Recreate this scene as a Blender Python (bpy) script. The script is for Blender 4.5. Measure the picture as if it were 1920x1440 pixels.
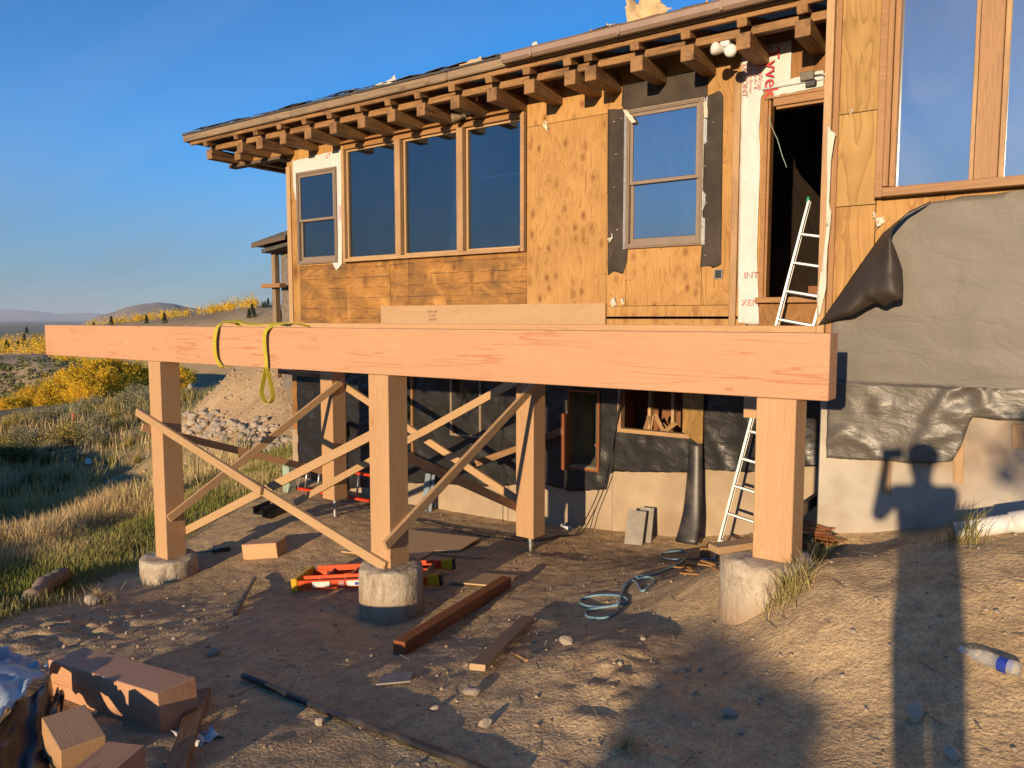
import bpy, bmesh, math, random
import numpy as np
from mathutils import Vector, Matrix, Euler

random.seed(7); np.random.seed(7)
scene = bpy.context.scene
for o in list(bpy.data.objects): bpy.data.objects.remove(o)
R = math.radians
COL = scene.collection

# ------------------------------------------------------------------ camera
# x runs along the house wall, y into the house, z up; z = 0 at eye height
CAM_YAW, CAM_PITCH, F = R(35.6), R(4.88), 1440.0
cd = bpy.data.cameras.new('camera'); cam = bpy.data.objects.new('camera', cd); COL.objects.link(cam)
cd.sensor_width = 36; cd.lens = 27.0; cd.clip_start = 0.05; cd.clip_end = 90000
cam.location = (0, 0, 0); cam.rotation_euler = (R(90) - CAM_PITCH, 0, CAM_YAW)
scene.camera = cam

# ------------------------------------------------------------------ sky and sun
SUN_TRAVEL = Vector((-0.1500, 0.9767, -0.1525)).normalized()
world = bpy.data.worlds.new('World'); scene.world = world; world.use_nodes = True
wt = world.node_tree; wt.nodes.clear()
sky = wt.nodes.new('ShaderNodeTexSky'); sky.sky_type = 'NISHITA'; sky.sun_disc = False
sky.sun_elevation = R(8.8); sky.sun_rotation = R(171.3)
sky.altitude = 2100; sky.air_density = 1.0; sky.dust_density = 0.6; sky.ozone_density = 2.2
tc = wt.nodes.new('ShaderNodeTexCoord')
sep = wt.nodes.new('ShaderNodeSeparateXYZ'); wt.links.new(tc.outputs['Generated'], sep.inputs[0])
def wmath(op, a, b=None, c=None):
    n = wt.nodes.new('ShaderNodeMath'); n.operation = op
    for i, v in enumerate((a, b, c)):
        if v is None: continue
        if isinstance(v, (int, float)): n.inputs[i].default_value = v
        else: wt.links.new(v, n.inputs[i])
    return n.outputs[0]
zz = wmath('MAXIMUM', sep.outputs[2], 0.0)
den = wmath('ADD', zz, 0.16)
comb = wt.nodes.new('ShaderNodeCombineXYZ')
wt.links.new(wmath('DIVIDE', sep.outputs[0], den), comb.inputs[0])
wt.links.new(wmath('DIVIDE', sep.outputs[1], den), comb.inputs[1])
mp = wt.nodes.new('ShaderNodeMapping'); mp.inputs['Rotation'].default_value = (0, 0, R(-28)); mp.inputs['Scale'].default_value = (0.30, 1.5, 1)
mp.inputs['Location'].default_value = (7.7, 1.1, 0)
wt.links.new(comb.outputs[0], mp.inputs[0])
cn = wt.nodes.new('ShaderNodeTexNoise'); cn.inputs['Scale'].default_value = 0.9; cn.inputs['Detail'].default_value = 7
cn.inputs['Roughness'].default_value = 0.62; cn.inputs['Distortion'].default_value = 0.7
wt.links.new(mp.outputs[0], cn.inputs['Vector'])
cr = wt.nodes.new('ShaderNodeValToRGB'); cr.color_ramp.elements[0].position = 0.44; cr.color_ramp.elements[1].position = 0.74
wt.links.new(cn.outputs[0], cr.inputs[0])
# thin high cloud is denser towards the horizon, all the way round
bank = wt.nodes.new('ShaderNodeMapRange'); bank.inputs[1].default_value = 0.02; bank.inputs[2].default_value = 0.24
bank.inputs[3].default_value = 0.10; bank.inputs[4].default_value = 0.12
wt.links.new(sep.outputs[2], bank.inputs[0])
bank2 = wt.nodes.new('ShaderNodeMapRange'); bank2.interpolation_type = 'SMOOTHSTEP'
bank2.inputs[1].default_value = 0.24; bank2.inputs[2].default_value = 0.03
bank2.inputs[3].default_value = 0.0; bank2.inputs[4].default_value = 0.86
wt.links.new(sep.outputs[2], bank2.inputs[0])
mask = wmath('MULTIPLY', cr.outputs[0], bank.outputs[0])
hs = wt.nodes.new('ShaderNodeHueSaturation'); hs.inputs['Saturation'].default_value = 1.17
tint = wt.nodes.new('ShaderNodeMix'); tint.data_type = 'RGBA'; tint.blend_type = 'MULTIPLY'; tint.inputs[0].default_value = 1.0
wt.links.new(sky.outputs[0], tint.inputs[6]); tint.inputs[7].default_value = (0.63, 0.77, 0.95, 1)
wt.links.new(tint.outputs[2], hs.inputs['Color'])
mb_ = wt.nodes.new('ShaderNodeMix'); mb_.data_type = 'RGBA'
wt.links.new(wmath('MULTIPLY', bank2.outputs[0], wmath('ADD', 0.72, wmath('MULTIPLY', cr.outputs[0], 0.28))), mb_.inputs[0]); wt.links.new(hs.outputs[0], mb_.inputs[6]); mb_.inputs[7].default_value = (0.60, 0.78, 1.16, 1)
mx = wt.nodes.new('ShaderNodeMix'); mx.data_type = 'RGBA'
wt.links.new(mask, mx.inputs[0]); wt.links.new(mb_.outputs[2], mx.inputs[6]); 
hc = wt.nodes.new('ShaderNodeHueSaturation'); hc.inputs['Saturation'].default_value = 0.30; hc.inputs['Value'].default_value = 1.05; wt.links.new(tint.outputs[2], hc.inputs['Color'])
mc = wt.nodes.new('ShaderNodeMix'); mc.data_type = 'RGBA'; mc.inputs[0].default_value = 0.62; mc.inputs[6].default_value = (1.55, 1.85, 2.35, 1); wt.links.new(hc.outputs[0], mc.inputs[7]); wt.links.new(mc.outputs[2], mx.inputs[7])
bg = wt.nodes.new('ShaderNodeBackground'); bg.inputs[1].default_value = 0.15
wt.links.new(mx.outputs[2], bg.inputs[0])
wo = wt.nodes.new('ShaderNodeOutputWorld'); wt.links.new(bg.outputs[0], wo.inputs[0])
sd = bpy.data.lights.new('sun', 'SUN'); sd.energy = 5.0; sd.angle = R(0.53); sd.color = (1.0, 0.74, 0.46)
sun = bpy.data.objects.new('sun', sd); COL.objects.link(sun)
sun.rotation_euler = SUN_TRAVEL.to_track_quat('-Z', 'Y').to_euler(); sun.location = (2, -12, 8)
vs = scene.view_settings; vs.view_transform = 'Standard'; vs.look = 'None'; vs.gamma = 1.0; vs.use_curve_mapping = False
vs.exposure = 0.6
scene.render.engine = 'CYCLES'
scene.cycles.max_bounces = 6; scene.cycles.diffuse_bounces = 3; scene.cycles.glossy_bounces = 3; scene.cycles.transmission_bounces = 4; scene.cycles.transparent_max_bounces = 8

# ------------------------------------------------------------------ survey helpers: where a sight line meets a real plane
_fh = Vector((-math.sin(CAM_YAW), math.cos(CAM_YAW), 0)); _rt = Vector((math.cos(CAM_YAW), math.sin(CAM_YAW), 0))
_fw = _fh * math.cos(CAM_PITCH) + Vector((0, 0, -math.sin(CAM_PITCH))); _up = _fh * math.sin(CAM_PITCH) + Vector((0, 0, math.cos(CAM_PITCH)))
def ray(px, py): return _fw + _rt * ((px - 960) / F) + _up * ((720 - py) / F)
def atY(px, py, y): d = ray(px, py); return d * (y / d.y)
def atX(px, py, x): d = ray(px, py); return d * (x / d.x)
def atD(px, py, dist):
    d = ray(px, py); return d * (dist / (d.dot(_fh)))
def azim(px):  # horizontal unit-depth direction
    return _fh + _rt * ((px - 960) / F)

# ------------------------------------------------------------------ numpy value noise
_lat = np.random.RandomState(3).rand(256, 256)
def vnoise(x, y):
    xi = np.floor(x).astype(int); yi = np.floor(y).astype(int); fx = x - xi; fy = y - yi
    fx = fx*fx*fx*(fx*(fx*6-15)+10); fy = fy*fy*fy*(fy*(fy*6-15)+10)
    a = _lat[xi % 256, yi % 256]; b = _lat[(xi+1) % 256, yi % 256]; c = _lat[xi % 256, (yi+1) % 256]; d = _lat[(xi+1) % 256, (yi+1) % 256]
    return (a*(1-fx)+b*fx)*(1-fy)+(c*(1-fx)+d*fx)*fy - 0.5
def fbm(x, y, s=1.0, octv=4, rough=0.5, ox=0.0):
    x = np.asarray(x, float); y = np.asarray(y, float); t = 0; a = 1.0; f = 1.0/s
    for i in range(octv):
        c, sn = math.cos(i*1.3), math.sin(i*1.3)
        t = t + a*vnoise((x*c-y*sn)*f+37.1*i+ox, (x*sn+y*c)*f+11.7*i+ox); a *= rough; f *= 2.03
    return t

# ------------------------------------------------------------------ materials
def lin(r, g, b):
    f = lambda c: c/12.92 if c <= 0.04045 else ((c+0.055)/1.055)**2.4
    return (f(r/255), f(g/255), f(b/255), 1)
class NT:
    def __init__(s, name):
        s.m = bpy.data.materials.new(name); s.m.use_nodes = True; s.t = s.m.node_tree; s.t.nodes.clear()
        s.out = s.t.nodes.new('ShaderNodeOutputMaterial')
    def n(s, typ, **kw):
        nd = s.t.nodes.new('ShaderNode'+typ)
        for k, v in kw.items():
            if k.startswith('_'): setattr(nd, k[1:], v)
            else: s.set(nd.inputs[k.replace('__', ' ')], v)
        return nd
    def set(s, sock, v):
        if hasattr(v, 'is_output') or isinstance(v, bpy.types.NodeSocket): s.t.links.new(v, sock)
        else: sock.default_value = v
    def math(s, op, a, b=0.0, clamp=False):
        nd = s.t.nodes.new('ShaderNodeMath'); nd.operation = op; nd.use_clamp = clamp
        s.set(nd.inputs[0], a); s.set(nd.inputs[1], b); return nd.outputs[0]
    def mix(s, f, a, b, mode='MIX'):
        nd = s.t.nodes.new('ShaderNodeMix'); nd.data_type = 'RGBA'; nd.blend_type = mode
        s.set(nd.inputs[0], f); s.set(nd.inputs[6], a); s.set(nd.inputs[7], b); return nd.outputs[2]
    def ramp(s, f, *st):
        nd = s.t.nodes.new('ShaderNodeValToRGB'); e = nd.color_ramp.elements
        while len(e) < len(st): e.new(0.5)
        for el, (p, c) in zip(e, st):
            el.position = p; el.color = c if hasattr(c, '__len__') else (c, c, c, 1)
        s.set(nd.inputs[0], f); return nd.outputs[0]
    def noise(s, vec, scale, detail=4, rough=0.55, dist=0.0):
        nd = s.n('TexNoise'); s.set(nd.inputs['Vector'], vec); nd.inputs['Scale'].default_value = scale
        nd.inputs['Detail'].default_value = detail; nd.inputs['Roughness'].default_value = rough; nd.inputs['Distortion'].default_value = dist
        return nd.outputs[0]
    def coords(s, scale=(1, 1, 1), rnd=True, kind='Object', loc=(0, 0, 0), rot=(0, 0, 0)):
        tcn = s.n('TexCoord'); v = tcn.outputs[kind]
        if rnd:
            oi = s.n('ObjectInfo'); cx = s.n('CombineXYZ')
            for i, k in enumerate((31.0, 17.0, 23.0)): s.set(cx.inputs[i], s.math('MULTIPLY', oi.outputs['Random'], k))
            va = s.n('VectorMath', _operation='ADD'); s.set(va.inputs[0], v); s.set(va.inputs[1], cx.outputs[0]); v = va.outputs[0]
        m = s.n('Mapping'); s.set(m.inputs[0], v); m.inputs['Scale'].default_value = scale
        m.inputs['Location'].default_value = loc; m.inputs['Rotation'].default_value = rot
        return m.outputs[0]
    def bump(s, h, strength=0.3, dist=0.01, normal=None):
        b = s.n('Bump'); s.set(b.inputs['Height'], h); b.inputs['Strength'].default_value = strength; b.inputs['Distance'].default_value = dist
        if normal is not None: s.set(b.inputs['Normal'], normal)
        return b.outputs[0]
    def principled(s, col, rough=0.6, normal=None, **kw):
        p = s.n('BsdfPrincipled'); s.set(p.inputs['Base Color'], col); s.set(p.inputs['Roughness'], rough)
        if normal is not None: s.set(p.inputs['Normal'], normal)
        for k, v in kw.items(): s.set(p.inputs[k.replace('_', ' ')], v)
        s.t.links.new(p.outputs[0], s.out.inputs[0]); return s.m

def hue_var(t, col, amt=0.12):
    oi = t.n('ObjectInfo'); h = t.n('HueSaturation'); t.set(h.inputs['Color'], col)
    t.set(h.inputs['Value'], t.math('ADD', t.math('MULTIPLY', oi.outputs['Random'], amt*2), 1-amt)); return h.outputs[0]

def wood(name, c1, c2, ck, rough=0.62, knots=0.5, kscale=2.2, fine=0.5, rings=0.5, stain=None, stain_amt=0.0, bumpy=0.25, checks=0.0, fresh=False):
    """grain along the piece's own x axis"""
    c1, c2 = (tuple(x*k for x in c[:3])+(1,) for c, k in ((c1, 0.645 if fresh else 0.90), (c2, 0.45 if fresh else 0.69)))
    t = NT(name)
    wp = t.coords((0.5, 2.5, 2.5)); wn = t.n('TexNoise', Scale=1.1, Detail=1); t.set(wn.inputs['Vector'], wp)
    base = t.coords((1, 1, 1))
    vm = t.n('VectorMath', _operation='MULTIPLY_ADD'); t.set(vm.inputs[0], wn.outputs['Color']); vm.inputs[1].default_value = (0.0, 0.07, 0.07); t.set(vm.inputs[2], base)
    warped = vm.outputs[0]
    # knots bend the grain around them
    kv = t.n('Mapping'); t.set(kv.inputs[0], warped); kv.inputs['Scale'].default_value = (kscale*0.55, kscale*1.5, kscale*1.5)
    vo = t.n('TexVoronoi', Scale=1.0, Randomness=1.0); t.set(vo.inputs['Vector'], kv.outputs[0])
    sc = t.n('SeparateColor'); t.set(sc.inputs[0], vo.outputs['Color'])
    keep = t.math('LESS_THAN', sc.outputs[0], knots)
    kd = t.math('ADD', vo.outputs['Distance'], t.math('MULTIPLY', t.math('SUBTRACT', 1.0, keep), 9.0))
    knot = t.ramp(kd, (0.0, 1.0), (0.045, 0.85), (0.075, 0.12), (0.16, 0.0))
    swirl = t.ramp(kd, (0.0, 1.0), (0.42, 0.0))
    fm = t.n('Mapping'); t.set(fm.inputs[0], warped); fm.inputs['Scale'].default_value = (1.1, 30, 30)
    fib = t.noise(fm.outputs[0], 3.2, 3, 0.62)
    gm = t.n('Mapping'); t.set(gm.inputs[0], warped); gm.inputs['Scale'].default_value = (0.32, 5.5, 5.5)
    gsrc = t.noise(gm.outputs[0], 1.5, 3, 0.5, 0.25)
    ringv = t.math('ADD', t.math('MULTIPLY', gsrc, 26.0), t.math('MULTIPLY', swirl, 7.0))
    ring = t.math('FRACT', ringv)
    ring = t.ramp(ring, (0.0, 0.0), (0.72, 0.55), (0.9, 1.0), (1.0, 0.0))
    f1 = t.math('ADD', t.math('MULTIPLY', fib, fine), t.math('MULTIPLY', ring, rings*0.7))
    broad = t.noise(t.coords((0.6, 3, 3)), 1.3, 3)
    f1 = t.math('ADD', f1, t.math('MULTIPLY', t.math('SUBTRACT', broad, 0.5), 0.5), True)
    col = t.mix(f1, c1, c2)
    col = t.mix(knot, col, ck)
    if stain is not None:
        sn = t.noise(t.coords((0.9, 2.2, 2.2)), 1.6, 5, 0.62); sm = t.ramp(sn, (0.46, 0.0), (0.66, 1.0))
        col = t.mix(t.math('MULTIPLY', sm, stain_amt), col, stain)
    h = t.noise(t.coords((1.1, 30, 30)), 3.2, 2, 0.6)
    if checks > 0:
        cm = t.n('Mapping'); t.set(cm.inputs[0], warped); cm.inputs['Scale'].default_value = (0.7, 14, 14)
        cn_ = t.noise(cm.outputs[0], 1.0, 2, 0.4); ck_ = t.ramp(cn_, (0.478, 0.0), (0.5, 1.0), (0.522, 0.0))
        brk = t.ramp(t.noise(t.coords((0.8, 2, 2)), 1.2, 2), (0.46, 0.0), (0.54, 1.0))
        ck_ = t.math('MULTIPLY', t.math('MULTIPLY', ck_, brk), checks)
        col = t.mix(ck_, col, ck); pass
    col = hue_var(t, col, 0.07)
    return t.principled(col, rough, t.bump(h, bumpy, 0.004), Specular_IOR_Level=0.3)

def plain(name, col, rough=0.6, var=0.25, vscale=6.0, bumpy=0.15, bscale=40.0, metal=0.0, dirt=None, dirt_amt=0.0, spec=0.4):
    t = NT(name); c = t.coords(); col = tuple(x*0.79 for x in col[:3])
    n1 = t.noise(c, vscale, 3, 0.6)
    dark = tuple(x*(1-var) for x in col[:3])+(1,); lite = tuple(min(1, x*(1+var*0.6)) for x in col[:3])+(1,)
    cc = t.mix(t.ramp(n1, (0.3, 0.0), (0.7, 1.0)), dark, lite)
    if dirt is not None:
        d = t.ramp(t.noise(c, vscale*0.45, 4, 0.65), (0.45, 0.0), (0.68, 1.0)); cc = t.mix(t.math('MULTIPLY', d, dirt_amt), cc, dirt)
    return t.principled(cc, rough, t.bump(t.noise(c, bscale, 2, 0.6), bumpy, 0.004), Metallic=metal, Specular_IOR_Level=spec)

# ------------------------------------------------------------------ objects, parents
WM = {}
def link(o, M=None, parent=None):
    M = M if M is not None else Matrix.Identity(4)
    COL.objects.link(o); WM[o.name] = M
    if parent is not None:
        o.parent = parent; o.matrix_basis = WM[parent.name].inverted() @ M
    else: o.matrix_basis = M
    return o
def empty(name, loc, label, cat, group=None, rz=0.0):
    o = bpy.data.objects.new(name, None); o.empty_display_size = 0.2
    link(o, Matrix.Translation(Vector(loc)) @ Matrix.Rotation(rz, 4, 'Z'))
    tag(o, label, cat, group); return o
def tag(o, label=None, cat=None, group=None, kind=None):
    if label: o['label'] = label
    if cat: o['category'] = cat
    if group: o['group'] = group
    if kind: o['kind'] = kind
    return o
class MB:
    def __init__(s): s.v = []; s.f = []
    def add(s, vs, fs):
        b = len(s.v); s.v += [tuple(v) for v in vs]; s.f += [tuple(i+b for i in f) for f in fs]; return s
    def box(s, c, size, M=None, ch=0.0):
        """box centred at c; ch = chamfer"""
        x, y, z = (d/2 for d in size); c = Vector(c)
        if ch <= 0:
            vs = [Vector((a*x, b*y, d*z)) for a in (-1, 1) for b in (-1, 1) for d in (-1, 1)]
            fs = [(0,1,3,2),(4,6,7,5),(0,4,5,1),(2,3,7,6),(0,2,6,4),(1,5,7,3)]
        else:
            ch = min(ch, 0.45*min(x, y, z)*2); vs = []; idx = {}
            for a in (-1, 1):
                for b in (-1, 1):
                    for d in (-1, 1):
                        idx[(a,b,d,'x')] = len(vs); vs.append(Vector((a*x, b*(y-ch), d*(z-ch))))
                        idx[(a,b,d,'y')] = len(vs); vs.append(Vector((a*(x-ch), b*y, d*(z-ch))))
                        idx[(a,b,d,'z')] = len(vs); vs.append(Vector((a*(x-ch), b*(y-ch), d*z)))
            I = idx; fs = []
            for a in (-1, 1):
                q = [I[(a,-1,-1,'x')], I[(a,1,-1,'x')], I[(a,1,1,'x')], I[(a,-1,1,'x')]]; fs.append(q if a > 0 else q[::-1])
                q = [I[(-1,a,-1,'y')], I[(-1,a,1,'y')], I[(1,a,1,'y')], I[(1,a,-1,'y')]]; fs.append(q if a > 0 else q[::-1])
                q = [I[(-1,-1,a,'z')], I[(1,-1,a,'z')], I[(1,1,a,'z')], I[(-1,1,a,'z')]]; fs.append(q if a > 0 else q[::-1])
            for a in (-1, 1):
                for b in (-1, 1):
                    q = [I[(a,b,-1,'x')], I[(a,b,-1,'y')], I[(a,b,1,'y')], I[(a,b,1,'x')]]; fs.append(q if a*b > 0 else q[::-1])
                    q = [I[(a,-1,b,'z')], I[(a,-1,b,'x')], I[(a,1,b,'x')], I[(a,1,b,'z')]]; fs.append(q[::-1] if a*b > 0 else q)
                    fs[-1] = fs[-1][::-1]
                    q = [I[(-1,a,b,'y')], I[(-1,a,b,'z')], I[(1,a,b,'z')], I[(1,a,b,'y')]]; fs.append(q if a*b > 0 else q[::-1])
                    for d in (-1, 1):
                        q = [I[(a,b,d,'x')], I[(a,b,d,'y')], I[(a,b,d,'z')]]; fs.append(q if a*b*d > 0 else q[::-1])
        vs = [v + c for v in vs]
        if M is not None: vs = [M @ v for v in vs]
        return s.add(vs, fs)
    def bar(s, p0, p1, w, h, ch=0.0, roll=0.0):
        M, L = frame(p0, p1, roll); return s.box((L/2, 0, 0), (L, w, h), M, ch)
    def tube(s, pts, r, seg=8, cap=True, rs=None):
        pts = [Vector(p) for p in pts]; b = len(s.v); n = len(pts); vs = []; prev = None
        for i, p in enumerate(pts):
            d = (pts[min(i+1, n-1)] - pts[max(i-1, 0)]).normalized()
            if prev is None:
                u = d.cross(Vector((0, 0, 1)));  u = u if u.length > 0.05 else d.cross(Vector((1, 0, 0)))
            else: u = prev - d*prev.dot(d)
            u.normalize(); prev = u; w = d.cross(u); rr = rs[i] if rs else r
            for k in range(seg):
                a = 2*math.pi*k/seg; vs.append(p + (u*math.cos(a) + w*math.sin(a))*rr)
        fs = [(i*seg+k, i*seg+(k+1) % seg, (i+1)*seg+(k+1) % seg, (i+1)*seg+k) for i in range(n-1) for k in range(seg)]
        if cap: fs += [tuple(range(seg))[::-1], tuple((n-1)*seg+k for k in range(seg))]
        return s.add(vs, fs)
    def lathe(s, prof, seg=24, M=None):
        vs = []; fs = []; n = len(prof)
        for r, z in prof:
            for k in range(seg):
                a = 2*math.pi*k/seg; v = Vector((r*math.cos(a), r*math.sin(a), z)); vs.append(M @ v if M is not None else v)
        fs = [(i*seg+k, i*seg+(k+1) % seg, (i+1)*seg+(k+1) % seg, (i+1)*seg+k) for i in range(n-1) for k in range(seg)]
        return s.add(vs, fs)
    def build(s, name, mat, parent=None, M=None, smooth=False, normals=False):
        me = bpy.data.meshes.new(name); me.from_pydata(s.v, [], s.f)
        if normals:
            bm = bmesh.new(); bm.from_mesh(me); bmesh.ops.recalc_face_normals(bm, faces=bm.faces); bm.to_mesh(me); bm.free()
        if mat: me.materials.append(mat)
        if smooth: me.polygons.foreach_set('use_smooth', [True]*len(me.polygons))
        me.update(); return link(bpy.data.objects.new(name, me), M, parent)
def frame(p0, p1, roll=0.0):
    p0 = Vector(p0); p1 = Vector(p1); d = p1-p0; L = d.length; x = d/L
    up = Vector((0, 0, 1)) if abs(x.z) < 0.93 else Vector((0, -1, 0)); y = up.cross(x).normalized(); z = x.cross(y)
    M = Matrix((x, y, z)).transposed().to_4x4(); M.translation = p0
    return (M @ Matrix.Rotation(roll, 4, 'X') if roll else M), L
def board(name, p0, p1, w, h, mat, parent=None, ch=0.003, roll=0.0):
    """square-sawn piece: own x axis along its length; w across, h deep"""
    M, L = frame(p0, p1, roll); mb = MB(); mb.box((L/2, 0, 0), (L, w, h), None, ch); return mb.build(name, mat, parent, M, normals=True)
def block(name, c, size, mat, parent=None, rz=0.0, ch=0.003, M=None):
    """box whose local x is its grain direction"""
    M = M if M is not None else Matrix.Translation(Vector(c)) @ Matrix.Rotation(rz, 4, 'Z')
    mb = MB(); mb.box((0, 0, 0), size, None, ch); return mb.build(name, mat, parent, M, normals=True)
def copy_tree(o, M, parent=None):
    c = o.copy(); link(c, M, parent)
    for ch in [x for x in list(bpy.data.objects) if x.parent == o and x.name in WM and x.name != c.name]:
        copy_tree(ch, M @ WM[o.name].inverted() @ WM[ch.name], c)
    return c
def arr_mesh(name, V, Fq, mat, parent=None, M=None, smooth=False, cols=None):
    """big mesh from numpy arrays (all faces same size)"""
    V = np.asarray(V, np.float32); Fq = np.asarray(Fq, np.int32); k = Fq.shape[1]
    me = bpy.data.meshes.new(name); me.vertices.add(len(V)); me.vertices.foreach_set('co', V.ravel())
    me.loops.add(Fq.size); me.loops.foreach_set('vertex_index', Fq.ravel()); me.polygons.add(len(Fq))
    me.polygons.foreach_set('loop_start', np.arange(0, Fq.size, k, dtype=np.int32)); me.polygons.foreach_set('loop_total', np.full(len(Fq), k, np.int32))
    if smooth: me.polygons.foreach_set('use_smooth', np.ones(len(Fq), bool))
    me.update(calc_edges=True)
    if cols is not None:
        at = me.color_attributes.new('tone', 'FLOAT_COLOR', 'POINT'); c4 = np.ones((len(V), 4), np.float32); c4[:, :3] = cols; at.data.foreach_set('color', c4.ravel())
    if mat: me.materials.append(mat)
    return link(bpy.data.objects.new(name, me), M, parent)
def text_mesh(name, s, size, M, mat, parent, extrude=0.0):
    cu = bpy.data.curves.new(name, 'FONT'); cu.body = s; cu.size = size; cu.extrude = extrude; cu.align_x = 'CENTER'; cu.align_y = 'CENTER'
    tmp = bpy.data.objects.new(name+'_t', cu); COL.objects.link(tmp); dg = bpy.context.evaluated_depsgraph_get()
    me = bpy.data.meshes.new_from_object(tmp.evaluated_get(dg)); bpy.data.objects.remove(tmp); bpy.data.curves.remove(cu)
    me.name = name; me.materials.clear(); me.materials.append(mat)
    return link(bpy.data.objects.new(name, me), M, parent)

# ================================================================== MATERIALS
M_BEAM = wood('fir_beam', (0.73,0.415,0.24,1), (0.68,0.36,0.19,1), (0.36,0.15,0.07,1), knots=0.45, kscale=3.0, fine=0.42, rings=0.34, checks=1.0, bumpy=0.15, fresh=True)
M_POST = wood('fir_post', (0.72,0.45,0.235,1), (0.62,0.335,0.15,1), (0.34,0.15,0.06,1), knots=0.3, kscale=3.0, fine=0.4, rings=0.5, checks=0.2, bumpy=0.2, fresh=True)
M_STUD = wood('spruce_stud', (0.70,0.47,0.245,1), (0.58,0.335,0.15,1), (0.30,0.13,0.05,1), knots=0.45, kscale=4.0, fine=0.5, rings=0.5, fresh=True)
M_LVL = wood('ledger_board_wood', (0.72,0.48,0.27,1), (0.60,0.35,0.17,1), (0.27,0.11,0.05,1), knots=0.42, kscale=3.2, fine=0.4, rings=0.5, fresh=True)
M_CEDAR = wood('cedar_post', (0.30,0.105,0.04,1), (0.17,0.05,0.018,1), (0.06,0.02,0.01,1), knots=0.1, fine=0.7, rings=0.4, rough=0.45)
M_OLD = wood('weathered_timber', (0.42,0.24,0.10,1), (0.25,0.125,0.05,1), (0.07,0.032,0.015,1), knots=0.3, kscale=3.5, fine=0.8, rings=0.7, stain=(0.10,0.055,0.027,1), stain_amt=0.8, checks=1.0, bumpy=0.5)
M_GREYWOOD = wood('grey_fascia', (0.40,0.30,0.19,1), (0.25,0.17,0.10,1), (0.10,0.06,0.04,1), knots=0.2, fine=0.9, rings=0.6, stain=(0.16,0.12,0.085,1), stain_amt=0.6, checks=1.0, bumpy=0.6)
M_TRIM = wood('stained_trim', (0.40,0.215,0.085,1), (0.25,0.115,0.04,1), (0.10,0.04,0.02,1), knots=0.15, fine=0.7, rings=0.5, rough=0.5)
M_TRIMLT = wood('pale_trim', (0.52,0.34,0.17,1), (0.36,0.2,0.09,1), (0.14,0.06,0.03,1), knots=0.2, fine=0.7, rings=0.5, rough=0.55, stain=(0.2,0.11,0.06,1), stain_amt=0.5)

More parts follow.
